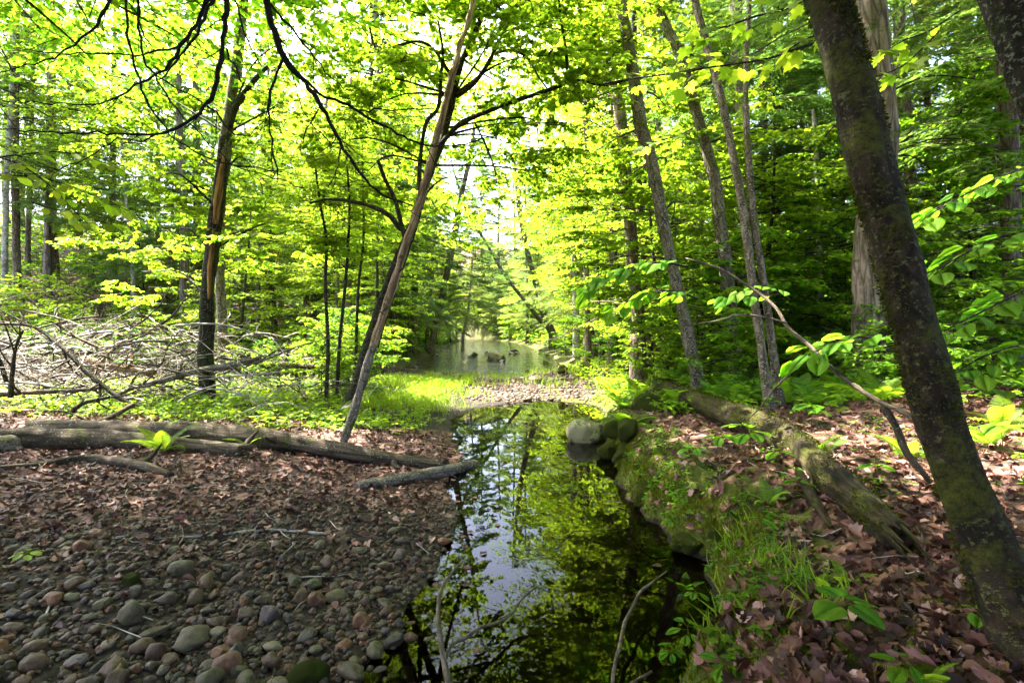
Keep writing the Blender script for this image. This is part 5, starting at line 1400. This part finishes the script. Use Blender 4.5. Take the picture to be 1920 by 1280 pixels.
# brush pile on the left
for lab, pts, mat in (
    ('dark arched branch rising over the brush pile from the left edge', [(-20, 606, 5, 7.6), (60, 612, 6, 7.6), (115, 650, 8, 7.5), (165, 700, 9, 7.4), (210, 735, 10, 7.3), (250, 762, 9, 7.2)], 'bark_dark'),
    ('mossy branch leaning against the split tree from the brush pile', [(175, 772, 9), (240, 730, 11, 8.6), (310, 712, 12, 8.7), (370, 695, 12, 8.7), (440, 683, 12, 8.8), (490, 672, 10, 9.0)], 'bark_grey'),
    ('thick dark branch lying low at the left edge of the brush pile', [(-30, 742, 10, 7.4), (60, 735, 10, 7.4), (130, 733, 9, 7.4), (195, 726, 7, 7.4)], 'dead_brown'),
    ('dark branch slanting down to the fallen logs', [(250, 758, 9, 7.0), (200, 785, 10, 6.8), (150, 795, 10, 6.7), (60, 820, 9, 6.5), (0, 826, 8, 6.4)], 'dead_brown'),
    ('pale barkless pole lying in the brush pile', [(160, 672, 12, 9.5), (220, 690, 14, 9.4), (290, 698, 12, 9.4)], 'dead_pale'),
    ('pale pole beyond the split tree pointing at the stream', [(480, 664, 8, 12), (540, 672, 9, 12), (585, 674, 7, 12)], 'dead_grey'),
    ('dark rotting trunk in the brush right of the split tree', [(490, 682, 16, 10.8), (540, 684, 18, 10.8), (590, 690, 14, 10.8)], 'dead_brown'),
    ('upright dark stub at the left edge of the brush pile', [(20, 745, 9, 7.3), (24, 690, 8, 7.3), (30, 650, 6, 7.3), (42, 620, 4, 7.3)], 'bark_dark'),
    ('slanting stub beside the upright one at the left edge', [(14, 720, 8, 7.6), (0, 680, 8, 7.6), (-20, 640, 6, 7.6)], 'bark_dark'),
    ('short dark branch hanging over the low plants before the split tree', [(300, 726, 5, 8.5), (325, 742, 5, 8.4), (350, 748, 4, 8.4)], 'dead_brown'),
    ('dark prop standing under the slanting dark branch', [(128, 786, 9, 7.0), (140, 765, 9, 7.0), (165, 752, 8, 7.0), (205, 745, 6, 7.0)], 'bark_dark')):
    wood('fallen_branch', lab, pts, mat, 'branch', 8, .08, .18, twigs=6, twig_len=.6)

def build_brush():
    g = Geo()
    for k in range(480):
        f = rng.random()
        px = rng.uniform(-40, 430) if k < 400 else rng.uniform(430, 620); Y0 = rng.uniform(7.4, 11.0) if not 330 < px < 460 else rng.uniform(9.4, 11.5)
        x = (px - 960) / FPX * Y0
        top = np.interp(px, [-40, 120, 300, 420, 620], [1.5, 1.1, 1.45, 1.1, .55])
        p = np.array([x, Y0, hz(x, Y0) + top * rng.random() ** 1.4])
        a = rng.uniform(-.5, .5) + (math.pi if rng.random() < .5 else 0); L = rng.uniform(.5, 1.9)
        d = np.array([math.cos(a), math.sin(a) * .7, rng.uniform(-.35, .75)]); bend = rng.normal(0, .35, 3)
        pts = [p + d * L * t + bend * L * t * t + np.array([0, 0, -.45 * L * t * t]) + rng.normal(0, .02, 3) for t in np.linspace(0, 1, 6)]
        for q in pts:
            q[2] = max(q[2], hz(q[0], q[1]) + .02)
        r0 = .005 + .022 * rng.random() ** 2.2
        tone = 0 if rng.random() < .52 else 1
        g.tube(pts, np.linspace(r0, .002, 6), 4, tone, cap=False)
        for j in range(4):
            i = rng.integers(1, 5); e = pts[i] + unit(d + rng.normal(0, .7, 3)) * L * rng.uniform(.15, .4)
            g.tube([pts[i], (pts[i] + e) / 2 + rng.normal(0, .03, 3), e], [r0 * .5, r0 * .4, .0015], 3, tone, cap=False)
    o = g.build('brush_pile', [M['dead_grey'], M['dead_brown']]); o['kind'] = 'stuff'; o['category'] = 'brush pile'
    o['label'] = 'tangle of pale dead twigs heaped on the left'
    g = Geo()
    for k in range(420):
        Y0 = 2.0 + 6 * rng.random()
        if k % 2:
            x = float(edges_pool(Y0)[0]) - .1 - rng.random() * Y0
        else:
            x = float(edges_pool(Y0)[1]) + .1 + rng.random() * Y0
        a = rng.uniform(0, 6.28); L = rng.uniform(.08, .4)
        pts = []
        for t in (0, .35, .7, 1):
            u, v = x + math.cos(a + .3 * t) * L * t, Y0 + math.sin(a + .3 * t) * L * t
            pts.append((u, v, hz(u, v) + rng.uniform(.008, .03)))
        g.tube(pts, [.0035, .003, .0025, .0012], 4, 0 if rng.random() < .4 else 1, cap=False)
    o = g.build('twigs', [M['dead_grey'], M['dead_brown']]); o['kind'] = 'stuff'; o['category'] = 'twigs'
    o['label'] = 'small broken twigs strewn over the ground on both banks'
build_brush()

# ------------------------------------------------------------------ drooping bare branches of a tree out of frame on the left
oD, bD = wood('overhanging_tree', 'bare black branches of an overhanging tree drooping in from the top left', [(-700, 1500, 120, 3.0), (-600, 700, 105, 3.1), (-350, 0, 90, 3.2), (-50, -450, 75, 3.3), (300, -520, 55, 3.4), (560, -420, 38, 3.5), (800, -420, 22, 3.6)], 'bark_dark', 'tree', 14, .08, .14)
oD.children[0].name = 'trunk'
link('crown', CR['roof'], oD, Vector((-3.4, 2.6, -.2)) - bD, (0, 0, 1.0), .85)  # leafy crowns added overhead, out of view, to darken the foreground
link('crown', CR['roof'], oD, Vector((-5.0, 4.6, -.6)) - bD, (0, 0, 2.0), .9)
for pts, y0, y1 in (
    ([(450, -440, 20), (432, -150, 15), (424, 0, 12), (419, 60, 11), (412, 115, 10), (400, 165, 10), (383, 202, 9), (350, 232, 8), (312, 248, 7), (260, 251, 6), (210, 250, 5), (100, 248, 4), (0, 243, 3), (-40, 240, 2)], 3.4, 3.2),
    ([(470, -430, 24), (482, -150, 19), (498, 0, 15), (514, 60, 14), (530, 108, 13), (556, 140, 12), (572, 152, 10), (605, 202, 9), (638, 265, 8), (674, 322, 6), (717, 364, 5), (774, 386, 3)], 3.4, 3.9),
    ([(440, -440, 18), (415, -80, 11), (390, 0, 9), (352, 72, 8), (320, 115, 7), (295, 140, 6), (255, 163, 5), (210, 188, 4), (160, 196, 4), (110, 194, 3), (0, 187, 2)], 3.4, 3.1),
    ([(300, -480, 16), (240, -100, 10), (206, 0, 8), (190, 35, 7), (172, 60, 6), (140, 85, 5), (105, 108, 4), (70, 120, 4), (30, 130, 3), (-10, 137, 2)], 3.4, 3.0),
    ([(330, -480, 14), (245, -80, 7), (237, 0, 6), (237, 50, 6), (246, 100, 6), (262, 150, 5), (280, 200, 5), (310, 238, 4), (335, 268, 4), (400, 300, 3), (460, 312, 3), (530, 322, 2)], 3.4, 3.6),
    ([(350, -480, 14), (262, -80, 7), (258, 0, 6), (260, 55, 6), (270, 105, 5), (288, 140, 5), (320, 190, 4), (355, 232, 3), (400, 275, 3), (450, 312, 3), (570, 352, 2)], 3.4, 3.6),
    ([(420, -400, 12), (404, -40, 8), (388, 20, 7), (360, 75, 6), (330, 118, 5), (298, 150, 3)], 3.35, 3.2),
    ([(335, 88, 5), (300, 98, 5), (270, 103, 4), (200, 101, 4), (110, 99, 3), (50, 92, 2)], 3.2, 3.0),
    ([(530, 112, 6), (515, 150, 5), (505, 190, 5), (504, 235, 4), (510, 280, 4), (518, 315, 3), (521, 338, 2)], 3.6, 3.6),
    ([(500, 0, 8), (520, 25, 6), (560, 70, 5), (590, 108, 4), (620, 145, 3), (645, 168, 2)], 3.5, 3.8),
    ([(572, 150, 6), (600, 175, 6), (640, 192, 6), (690, 220, 6), (745, 250, 5), (790, 270, 4), (850, 272, 3), (930, 255, 2)], 3.7, 4.3),
    ([(388, 200, 5), (408, 212, 5), (422, 235, 4), (440, 252, 3), (465, 256, 2), (495, 228, 2)], 3.3, 3.4),
    ([(290, 252, 4), (268, 268, 4), (245, 262, 3), (220, 258, 2)], 3.25, 3.2),
    ([(222, 256, 3), (180, 288, 3), (130, 312, 3), (70, 324, 2), (0, 326, 2)], 3.2, 3.0),
    ([(290, 140, 4), (330, 165, 3), (380, 192, 3), (390, 200, 2)], 3.2, 3.3),
    ([(440, 0, 4), (455, 45, 4), (470, 90, 3), (490, 125, 2)], 3.5, 3.5),
    ([(425, 92, 5), (440, 125, 4), (452, 155, 3)], 3.4, 3.4),
    ([(210, 250, 2), (150, 240, 2), (90, 215, 2), (40, 190, 2), (0, 170, 1)], 3.2, 3.0),
    ([(160, 110, 2), (110, 70, 2), (60, 90, 2), (0, 110, 1)], 3.1, 3.0),
    ([(640, 200, 3), (680, 205, 3), (760, 206, 3), (820, 205, 2)], 3.9, 4.3),
    ([(597, 205, 3), (575, 240, 3), (568, 270, 2)], 3.7, 3.7),
    ([(545, 130, 3), (560, 190, 2), (575, 220, 2), (620, 270, 2)], 3.7, 3.7),
    ([(640, 270, 3), (632, 320, 2), (615, 350, 2)], 3.8, 3.8)):
    P_, r_ = traced_path(pts, y0, y1)
    g = Geo()
    Q, rr = smooth_path([p - bD for p in P_], r_, .05)
    Q[1:-1] += rng.normal(0, .006, Q[1:-1].shape)
    g.tube(Q, rr, 7, 0, rough=.25)
    for k in range(3 + len(Q) // 9):
        i = int(rng.integers(len(Q) // 4, len(Q) - 1)); T = unit(Q[i + 1] - Q[i]); L_ = rng.uniform(.12, .45)
        d = unit(T * .8 + rng.normal(0, .45, 3) + np.array([0, 0, -.1])); q = [Q[i]]
        for j in range(4):
            d = unit(d + rng.normal(0, .22, 3)); q.append(q[-1] + d * L_ / 4)
        g.tube(q, np.linspace(min(rr[i] * .6, .005), .0012, 5), 4, 0, cap=False)
    g.build('branch', M['twig_black'], oD)

# ------------------------------------------------------------------ branches and seedlings whose leaves can be told apart
def leaf_mesh(tm, mat):
    out = []
    for q in (.1, .35, .6, .85):
        g = Geo(); g.add(tm[0], tm[1], 0, q); out.append(g.mesh('leaf', M[mat]))
    return out
def veined(outline, bow=.16, fold=.16):
    """a leaf with a raised rim, a folded midrib and a bent tip, finer than the far ones"""
    g_ = []
    V = [(0, y, -bow * y * y) for y in np.linspace(0, 1, 7)]
    half = [(x, y) for x, y in outline if x > 1e-6]
    n0 = len(V); F = []
    ys = np.array([p[1] for p in half]); xs = np.array([p[0] for p in half])
    for sgn in (1, -1):
        st = len(V)
        for x, y in half:
            V.append((sgn * x * .55, y, -bow * y * y + fold * x * .55 + .012)); V.append((sgn * x, y, -bow * y * y + fold * x * .6 - .35 * x * x * bow + .02 * math.sin(y * 17)))
        for k in range(len(half)):
            a = st + 2 * k; m = min(6, max(0, round(half[k][1] * 6)))
            if k + 1 < len(half):
                b = a + 2; m2 = min(6, max(0, round(half[k + 1][1] * 6)))
                F += [(a, a + 1, b + 1), (a, b + 1, b), (m, a, b)]
                if m2 != m:
                    F += [(m, b, m2)]
            else:
                F += [(m, a, 6), (a, a + 1, 6)]
        F += [(0, st + 1, st), (0, st, min(6, max(0, round(half[0][1] * 6))))] if half[0][1] * 6 >= .5 else [(0, st + 1, st)]
    return np.array(V, float), np.array(F)
LEAF = {'maple': leaf_mesh((MA_V, MA_F), 'leaf_lime'), 'heart': leaf_mesh(veined(HE_o), 'leaf_big'), 'oblong': leaf_mesh(veined(OB_o, .2), 'leaf_big_lime'), 'lime': leaf_mesh((OB_V, OB_F), 'leaf_lime'), 'heart_lime': leaf_mesh(veined(HE_o, .2), 'leaf_big_lime')}

def put_leaf(o, base, p, d, size, kind, tilt=.3):
    d = unit(np.array(d, float))
    x, y, z = frames(d[None], np.array([0, 0, 1.]), tilt)
    m = Matrix((x[0], y[0], z[0])).transposed().to_4x4()
    l = link('leaf', random.choice(LEAF[kind]), o)
    l.matrix_local = Matrix.Translation(Vector(p) - base) @ m @ Matrix.Scale(size, 4)

def leafy_branch(label, pts, Y, Y2, kind, size, gap, side=None, mat='bark_dark', name='leafy_branch', cat='branch', twig=.10, pairs=True, droop=-.25, root=None):
    P, r = traced_path(pts, Y, Y2)
    b = P[0].copy()
    o = root or thing(name, label, cat, b)
    if root:
        b = Vector(root.location)
    g = Geo()
    Q, rr = g.tube([p - b for p in P], r, 6, 0, step=.03, rough=.12)
    L = np.concatenate([[0], np.cumsum(np.linalg.norm(np.diff(Q, axis=0), axis=1))])
    s = L[-1] * .15; k = 0
    while s < L[-1]:
        i = int(np.searchsorted(L, s)); i = min(i, len(Q) - 1)
        T = Q[i] - Q[max(i - 1, 0)]; T = T / (np.linalg.norm(T) + 1e-9)
        sd = np.cross(T, [0, 0, 1.]); sd = sd / (np.linalg.norm(sd) + 1e-9)
        for q in ((-1, 1) if pairs else ((-1,) if k % 2 else (1,))):
            a = sd * q * random.uniform(.5, 1.1) + T * random.uniform(.2, .8); a[2] += random.uniform(-.3, .15)
            a = unit(a); l = twig * random.uniform(.3, 1.3)
            e = Q[i] + a * l
            g.tube([Q[i], e], [.0018, .0012], 4, 0, cap=False)
            put_leaf(o, Vector((0, 0, 0)), e, a + np.array([0, 0, droop * random.uniform(.3, 1.5)]), size * random.uniform(.65, 1.15), kind)
        k += 1; s += gap * random.uniform(.7, 1.3)
    put_leaf(o, Vector((0, 0, 0)), Q[-1], T + np.array([0, 0, droop]), size, kind)
    g.build('branch', M[mat], o)
    return o

# maple leaves hanging in at the top right
for lab, pts, Y, Y2 in (
    ('maple branch with glowing leaves at the top, just left of the leaning trunk', [(1560, 70, 8), (1500, 90, 7), (1440, 110, 5), (1380, 120, 4), (1310, 130, 3), (1284, 140, 2)], 2.9, 3.0),
    ('uppermost maple spray crossing the top edge right of centre', [(1560, -40, 7), (1490, 10, 6), (1420, 30, 5), (1360, 50, 4), (1310, 60, 3)], 2.9, 3.0),
    ('maple spray hanging below the top edge beside the leaning trunk', [(1590, 20, 6), (1540, 60, 5), (1500, 80, 4), (1476, 95, 3)], 2.7, 2.7),
    ('maple spray in front of the stout ridged hemlock, upper', [(1800, 20, 5), (1740, 60, 4), (1690, 78, 3), (1650, 105, 2)], 3.1, 3.1),
    ('maple spray in front of the stout ridged hemlock, lower', [(1760, 60, 4), (1710, 110, 4), (1680, 130, 3), (1640, 146, 2)], 3.0, 3.0),
    ('maple leaves hanging from the tip of the long dark branch', [(1130, 158, 4), (1180, 148, 3), (1230, 142, 3), (1290, 132, 3), (1330, 120, 2)], 4.2, 4.0),
    ('small maple spray below the long dark branch tip', [(1300, 240, 3), (1270, 255, 3), (1230, 265, 2), (1205, 275, 2)], 4.2, 4.2)):
    leafy_branch(lab, pts, Y, Y2, 'maple', .105, .085, twig=.13)
# sapling leaves on the right
for lab, pts, Y, Y2, kind, sz in (
    ('broad-leaved branch reaching left over the bank above the boulders', [(1290, 500, 6), (1240, 492, 5), (1190, 500, 4), (1140, 520, 3), (1100, 545, 2)], 5.0, 5.0, 'heart_lime', .17),
    ('lower broad-leaved branch over the bank above the boulders', [(1310, 560, 5), (1260, 545, 4), (1210, 550, 3), (1170, 570, 2)], 5.2, 5.2, 'heart_lime', .15),
    ('broad-leaved spray between the paired trunks and the ridged hemlock', [(1660, 640, 5), (1610, 632, 5), (1560, 645, 4), (1510, 668, 3)], 3.4, 3.4, 'heart_lime', .16),
    ('upper broad-leaved branch at the right edge', [(1960, 440, 7), (1890, 440, 6), (1820, 470, 5), (1750, 510, 3)], 2.9, 2.9, 'heart', .115),
    ('second broad-leaved branch at the right edge', [(1970, 520, 7), (1890, 560, 6), (1830, 590, 5), (1770, 620, 3)], 2.8, 2.8, 'heart', .115),
    ('third broad-leaved branch at the right edge, beside the leaning trunk', [(1970, 640, 7), (1900, 650, 6), (1840, 670, 5), (1790, 700, 3)], 2.8, 2.8, 'heart', .11),
    ('lowest broad-leaved branch right of the leaning trunk', [(1960, 750, 6), (1900, 740, 5), (1850, 720, 4), (1800, 710, 3)], 2.9, 2.9, 'heart', .11),
    ('thin green branch above the broad leaves at the right edge', [(1960, 300, 6), (1880, 330, 5), (1800, 370, 4), (1730, 410, 3)], 3.6, 3.6, 'heart_lime', .115),
    ('broad-leaved sprig in front of the paired thin trunks', [(1480, 560, 4), (1440, 540, 4), (1400, 545, 3), (1360, 560, 2)], 4.6, 4.6, 'heart_lime', .13)):
    leafy_branch(lab, pts, Y, Y2, kind, sz, .07, twig=.17)
# lime leaves at the left edge
for lab, pts, Y, Y2 in (
    ('uppermost lime-green leafy branch at the left edge', [(-40, 300, 5), (40, 290, 4), (110, 285, 3), (180, 300, 2), (230, 320, 2)], 4.0, 4.2),
    ('second lime-green leafy branch at the left edge', [(-40, 330, 5), (50, 330, 4), (120, 345, 3), (190, 370, 2), (240, 395, 2)], 3.9, 4.2),
    ('third lime-green leafy branch at the left edge', [(-40, 290, 4), (30, 305, 3), (90, 345, 3), (130, 385, 2), (170, 425, 2)], 3.8, 4.0),
    ('drooping lime-green spray below the left-hand leafy branches', [(60, 380, 4), (110, 395, 3), (160, 410, 2), (210, 420, 2)], 4.3, 4.4)):
    leafy_branch(lab, pts, Y, Y2, 'lime', .10, .075, twig=.12, droop=-.3)

def seedling(label, px, py, kind, size, n, h, group=None, spread=1.0):
    p = G(px, py)
    o = thing('seedling', label, 'seedling', p, group)
    g = Geo(); top = np.array([random.uniform(-.02, .02), random.uniform(-.02, .02), h])
    g.tube([(0, 0, -.02), tuple(top * .55 + np.array([.01, 0, 0])), tuple(top)], [.004, .003, .002], 5, 0)
    a0 = random.uniform(0, 6.28)
    for k in range(n):
        a = a0 + k * 6.28 / n + random.uniform(-.25, .25)
        d = np.array([math.cos(a), math.sin(a), random.uniform(-.05, .2)])
        s = top * random.uniform(.75, 1.0) if k > 2 else top
        e = s + d * size * .35 * spread
        g.tube([tuple(s), tuple(e)], [.0018, .0014], 4, 0, cap=False)
        put_leaf(o, Vector((0, 0, 0)), e, d + np.array([0, 0, -.2]), size * random.uniform(.75, 1.1), kind, .12)
    g.build('stem', M['moss_tuft'], o)
    return o
for lab, px, py, kind, sz, n_, h in (
    ('seedling with four large rounded leaves near the bottom right', 1590, 1195, 'heart_lime', .105, 4, .12),
    ('bright seedling at the bank lip near the bottom', 1290, 1230, 'oblong', .08, 6, .13),
    ('tall narrow-leaved seedling hanging over the pool at the bottom', 1255, 1262, 'oblong', .05, 9, .12),
    ('two-leaved seedling on the litter under the rotten log', 1425, 995, 'heart_lime', .08, 2, .07),
    ('two-leaved seedling beside the rotten log', 1492, 925, 'heart_lime', .085, 3, .08),
    ('leafy seedling in front of the rotten log, left', 1300, 872, 'oblong', .12, 7, .14),
    ('leafy seedling in front of the rotten log, middle', 1352, 862, 'oblong', .14, 8, .2),
    ('leafy seedling in front of the rotten log, right', 1405, 860, 'oblong', .15, 8, .26),
    ('pair of leaves above the rotten log near the paired trunks', 1455, 878, 'heart_lime', .10, 3, .12),
    ('seedling with broad leaves behind the rotten log', 1520, 800, 'heart_lime', .16, 5, .22),
    ('small seedling beside the splintered slab', 1640, 895, 'heart_lime', .10, 3, .08),
    ('seedling beside the foot of the leaning trunk', 1842, 1180, 'heart_lime', .07, 3, .07),
    ('round-leaved seedling at the far right edge', 1880, 850, 'heart', .13, 4, .2),
    ('bright seedling with lobed leaves near the bottom edge', 1352, 1215, 'maple', .06, 4, .06),
    ('bright green seedling on the far left of the gravel bar', 52, 1055, 'lime', .07, 7, .06),
    ('light seedling hugging the near lip of the bank', 1310, 1140, 'oblong', .06, 6, .09),
    ('seedling at the bottom edge of the right bank', 1700, 1278, 'oblong', .07, 5, .06),
    ('lime seedling at the bottom edge beside the pool', 1360, 1275, 'oblong', .08, 4, .06),
    ('seedling beside the mossy corner of the bank', 1262, 995, 'oblong', .06, 6, .07),
    ('seedling at the notch of the right bank', 1385, 1090, 'oblong', .05, 6, .07)):
    seedling(lab, px, py, kind, sz, n_, h)

# ------------------------------------------------------------------ ferns
def frond_mesh(mat, seed):
    g = Geo(); rs = random.Random(seed)
    n = 27
    pts = [(0, t, .45 * t - .62 * t * t) for t in np.linspace(0, 1, 9)]
    g.tube(pts, np.linspace(.010, .003, 9), 4, 0, .3)
    for k in range(n):
        t = .12 + .86 * k / (n - 1)
        w = .24 * math.sin(math.pi * min(1, .22 + .78 * t)) ** .9 * (1 - .15 * rs.random()) + .012
        z = .45 * t - .62 * t * t
        for s in (-1, 1):
            e = np.array([s * w, t + w * .30, z - w * .22 + rs.uniform(-.01, .01)])
            b0 = np.array([0, t - .009, z]); b1 = np.array([0, t + .009, z])
            m0 = b0 * .5 + e * .5 + np.array([0, -.010, .010]); m1 = b1 * .5 + e * .5 + np.array([0, .009, .010])
            q0 = b0 * .2 + e * .8 + np.array([0, -.007, .005]); q1 = b1 * .2 + e * .8 + np.array([0, .006, .005])
            g.add([b0, b1, m0, m1, q0, q1, e], [(0, 2, 1), (1, 2, 3), (2, 4, 3), (3, 4, 5), (4, 6, 5)], 0, rs.random())
    return g.mesh('frond', M[mat])
FROND = {'lime': [frond_mesh('leaf_lime', i) for i in (1, 2)], 'mid': [frond_mesh('leaf_mid', i) for i in (3, 4)], 'cool': [frond_mesh('leaf_cool', i) for i in (5, 6)]}
def fern(label, p, size, n, kind, group=None, up=.85):
    o = thing('fern', label, 'fern', p, group, random.uniform(0, 6.28))
    for k in range(n):
        link('frond', random.choice(FROND[kind]), o, (0, 0, -.01), (up * random.uniform(.3, 1.2), random.uniform(-.25, .25), k * 6.28 / n + random.uniform(-.3, .3)), size * random.uniform(.7, 1.1))
for lab, px, py, sz, n_, kind in (
    ('bright fern growing in front of the fallen logs at the left', 308, 846, .42, 7, 'lime'),
    ('small fern on top of the long fallen log', 395, 812, .26, 5, 'lime'),
    ('fern tuft right of the bright fern on the fallen logs', 472, 838, .3, 6, 'lime'),
    ('fern at the mossy corner where the bank meets the pool', 1180, 800, .42, 7, 'mid'),
    ('fern with pale fronds behind the mossy boulder', 1165, 765, .45, 7, 'mid'),
    ('sunlit fern beside the end of the rotten log', 1195, 748, .5, 8, 'lime'),
    ('sunlit fern at the right end of the gravel spit', 1150, 742, .5, 8, 'lime'),
    ('fern left of the kinked slim trunk', 1258, 718, .5, 7, 'mid'),
    ('fern at the foot of the kinked slim trunk', 1345, 712, .5, 7, 'mid'),
    ('fern between kinked and paired trunks', 1390, 725, .45, 7, 'mid'),
    ('fern right of the paired thin trunks', 1505, 745, .45, 7, 'mid'),
    ('fern in front of the stout ridged hemlock, left', 1575, 740, .45, 7, 'mid'),
    ('fern in front of the stout ridged hemlock, right', 1650, 752, .5, 8, 'lime'),
    ('small dark fern on the litter before the rotten log', 1445, 945, .24, 6, 'cool'),
    ('fern at the far right edge under the broad leaves', 1880, 800, .4, 7, 'lime'),
    ('yellowish fern at the far right, below the broad leaves', 1850, 835, .35, 6, 'lime'),
    ('fern beside the splintered slab', 1530, 850, .28, 6, 'mid'),
    ('fern behind the splintered slab', 1700, 860, .3, 6, 'lime'),
    ('small fern with two bright fronds on the near litter, left', 1545, 1110, .16, 2, 'lime'),
    ('small fern with bright fronds on the near litter, right', 1590, 1095, .16, 3, 'lime'),
    ('fern cut by the bottom edge at the right', 1740, 1285, .14, 4, 'lime'),
    ('fern hanging over the lip of the bank', 1285, 1110, .15, 5, 'mid')):
    fern(lab, G(px, py), sz, n_, kind)
for k in range(34):
    y = random.uniform(6.6, 11.5); x = random.uniform(2.2, min(9.5, y))
    fern('one of the ferns in the undergrowth of the right slope', Vector((x, y, hz(x, y))), random.uniform(.4, .65), 7, random.choice(['mid', 'mid', 'lime', 'cool']), 'ferns on the right slope')
for k in range(12):
    y = random.uniform(7.5, 10); x = random.uniform(-5.5, -2.2)
    fern('one of the low ferns in the sunlit clearing', Vector((x, y, hz(x, y))), random.uniform(.25, .4), 6, 'lime', 'ferns in the sunlit clearing')

# ------------------------------------------------------------------ labels that tell look-alikes apart by the landmarks beside them
LAND = [('the leftmost pale birch', 10, 18), ('the fourth trunk from left', 90, 21), ('the pale slim left trunk', 245, 19), ('the dark split tree', 392, 9),
        ('the three thin stems', 640, 9.5), ('the stream-side trunks', 755, 20), ('the stream-side leaner', 985, 24), ('the straight shaggy hemlock', 1175, 10.5),
        ('the kinked slim trunk', 1285, 7.7), ('the curving mottled trunk', 1370, 8.8), ('the paired thin trunks', 1450, 6.4), ('the broken snag', 1537, 11), ('the stout ridged hemlock', 1632, 8), ('the rightmost shaggy trunk', 1893, 9)]
ORD = ['nearest', 'second nearest', 'third nearest', 'fourth nearest', 'fifth nearest', 'sixth nearest', 'seventh nearest', 'eighth nearest', 'ninth nearest', 'tenth nearest', 'eleventh nearest', 'twelfth nearest']
TONE = {'leaf_lime': 'lime-green', 'leaf_mid': 'mid-green', 'leaf_cool': 'blue-green', 'needle': 'dark', 'needle_pale': 'pale'}
bins = {}
for o in list(bpy.data.objects):
    if o.parent or 'group' not in o or o.get('category') not in ('tree', 'shrub', 'fern') or o['group'] == 'trees beside the viewpoint':
        continue
    x, y, z = o.location
    px = 960 + x / y * FPX
    if y < 1 or not -40 < px < 1960:
        continue
    ch = [c for c in o.children if c.name.split('.')[0] in ('crown', 'frond')]
    tone = TONE.get(ch[0].data.materials[0].name, 'green') if ch else 'green'
    kind = {'shrub': 'shrubs', 'fern': 'ferns'}.get(o['category']) or ('hemlocks' if o.name.startswith('hemlock') else 'trees')
    lm = min(LAND, key=lambda l: abs(l[1] - px) + 3 * abs(l[2] - y))
    side = 'left of' if px < lm[1] - 14 else 'right of' if px > lm[1] + 14 else ''
    rel = 'behind' if y > lm[2] * 1.15 else 'before' if y < lm[2] * .87 else ''
    where = (rel + ' and ' + side) if rel and side else (rel or ('just ' + side if side else 'beside'))
    bins.setdefault((tone, kind, where, lm[0]), []).append((y, o))
for (tone, kind, where, land), lst in bins.items():
    lst.sort(key=lambda q: q[0])
    for i, (y, o) in enumerate(lst):
        if len(lst) == 1:
            one = {'shrubs': 'shrub', 'ferns': 'fern', 'hemlocks': 'hemlock', 'trees': 'tree'}[kind]
            o['label'] = f'{tone} {one} {where} {land}'
        elif i < len(ORD):
            o['label'] = f'{ORD[i]} of the {tone} {kind} {where} {land}'

CLAND = [('the tall egg-shaped cobble', 249, 1150), ('the broad humped grey cobble', 359, 1185), ('the squarish tan cobble', 336, 1060), ('the wedge-shaped brown cobble', 366, 1116), ('the largest mossy stone', 581, 1255), ('the upright dark block', 510, 1238),
         ('the blue-violet cobble', 443, 1218), ('the round red-brown cobble', 594, 1122), ('the wide flat slab', 215, 1240), ('the dark angular cobble', 141, 1088), ('the wet olive cobble', 702, 1224), ('the small orange shore cobble', 768, 1169), ('the orange-brown shore cobble', 833, 1010), ('the upper olive cobble', 740, 990), ('the far-left green seedling', 52, 1055)]
cb = {}
for o in list(bpy.data.objects):
    if o.get('group', '').endswith('cobbles on the gravel bar'):
        x, y, z = o.location
        px, py = 960 + x / y * FPX, HOR + (EYE - z) / y * FPX
        l = min(CLAND, key=lambda q: math.hypot(q[1] - px, q[2] - py))
        dx, dy = px - l[1], py - l[2]
        way = ('right of' if dx > 0 else 'left of') if abs(dx) > abs(dy) else ('below' if dy > 0 else 'above')
        cb.setdefault((o['group'].split(' cobbles')[0], way, l[0]), []).append((math.hypot(dx, dy), o))
for (kind, way, land), lst in cb.items():
    lst.sort(key=lambda q: q[0])
    for i, (q, o) in enumerate(lst):
        o['label'] = f'{kind} cobble {way} {land}' if len(lst) == 1 else f'{kind} cobble {way} {land}, {ORD[min(i, 11)]} to it'
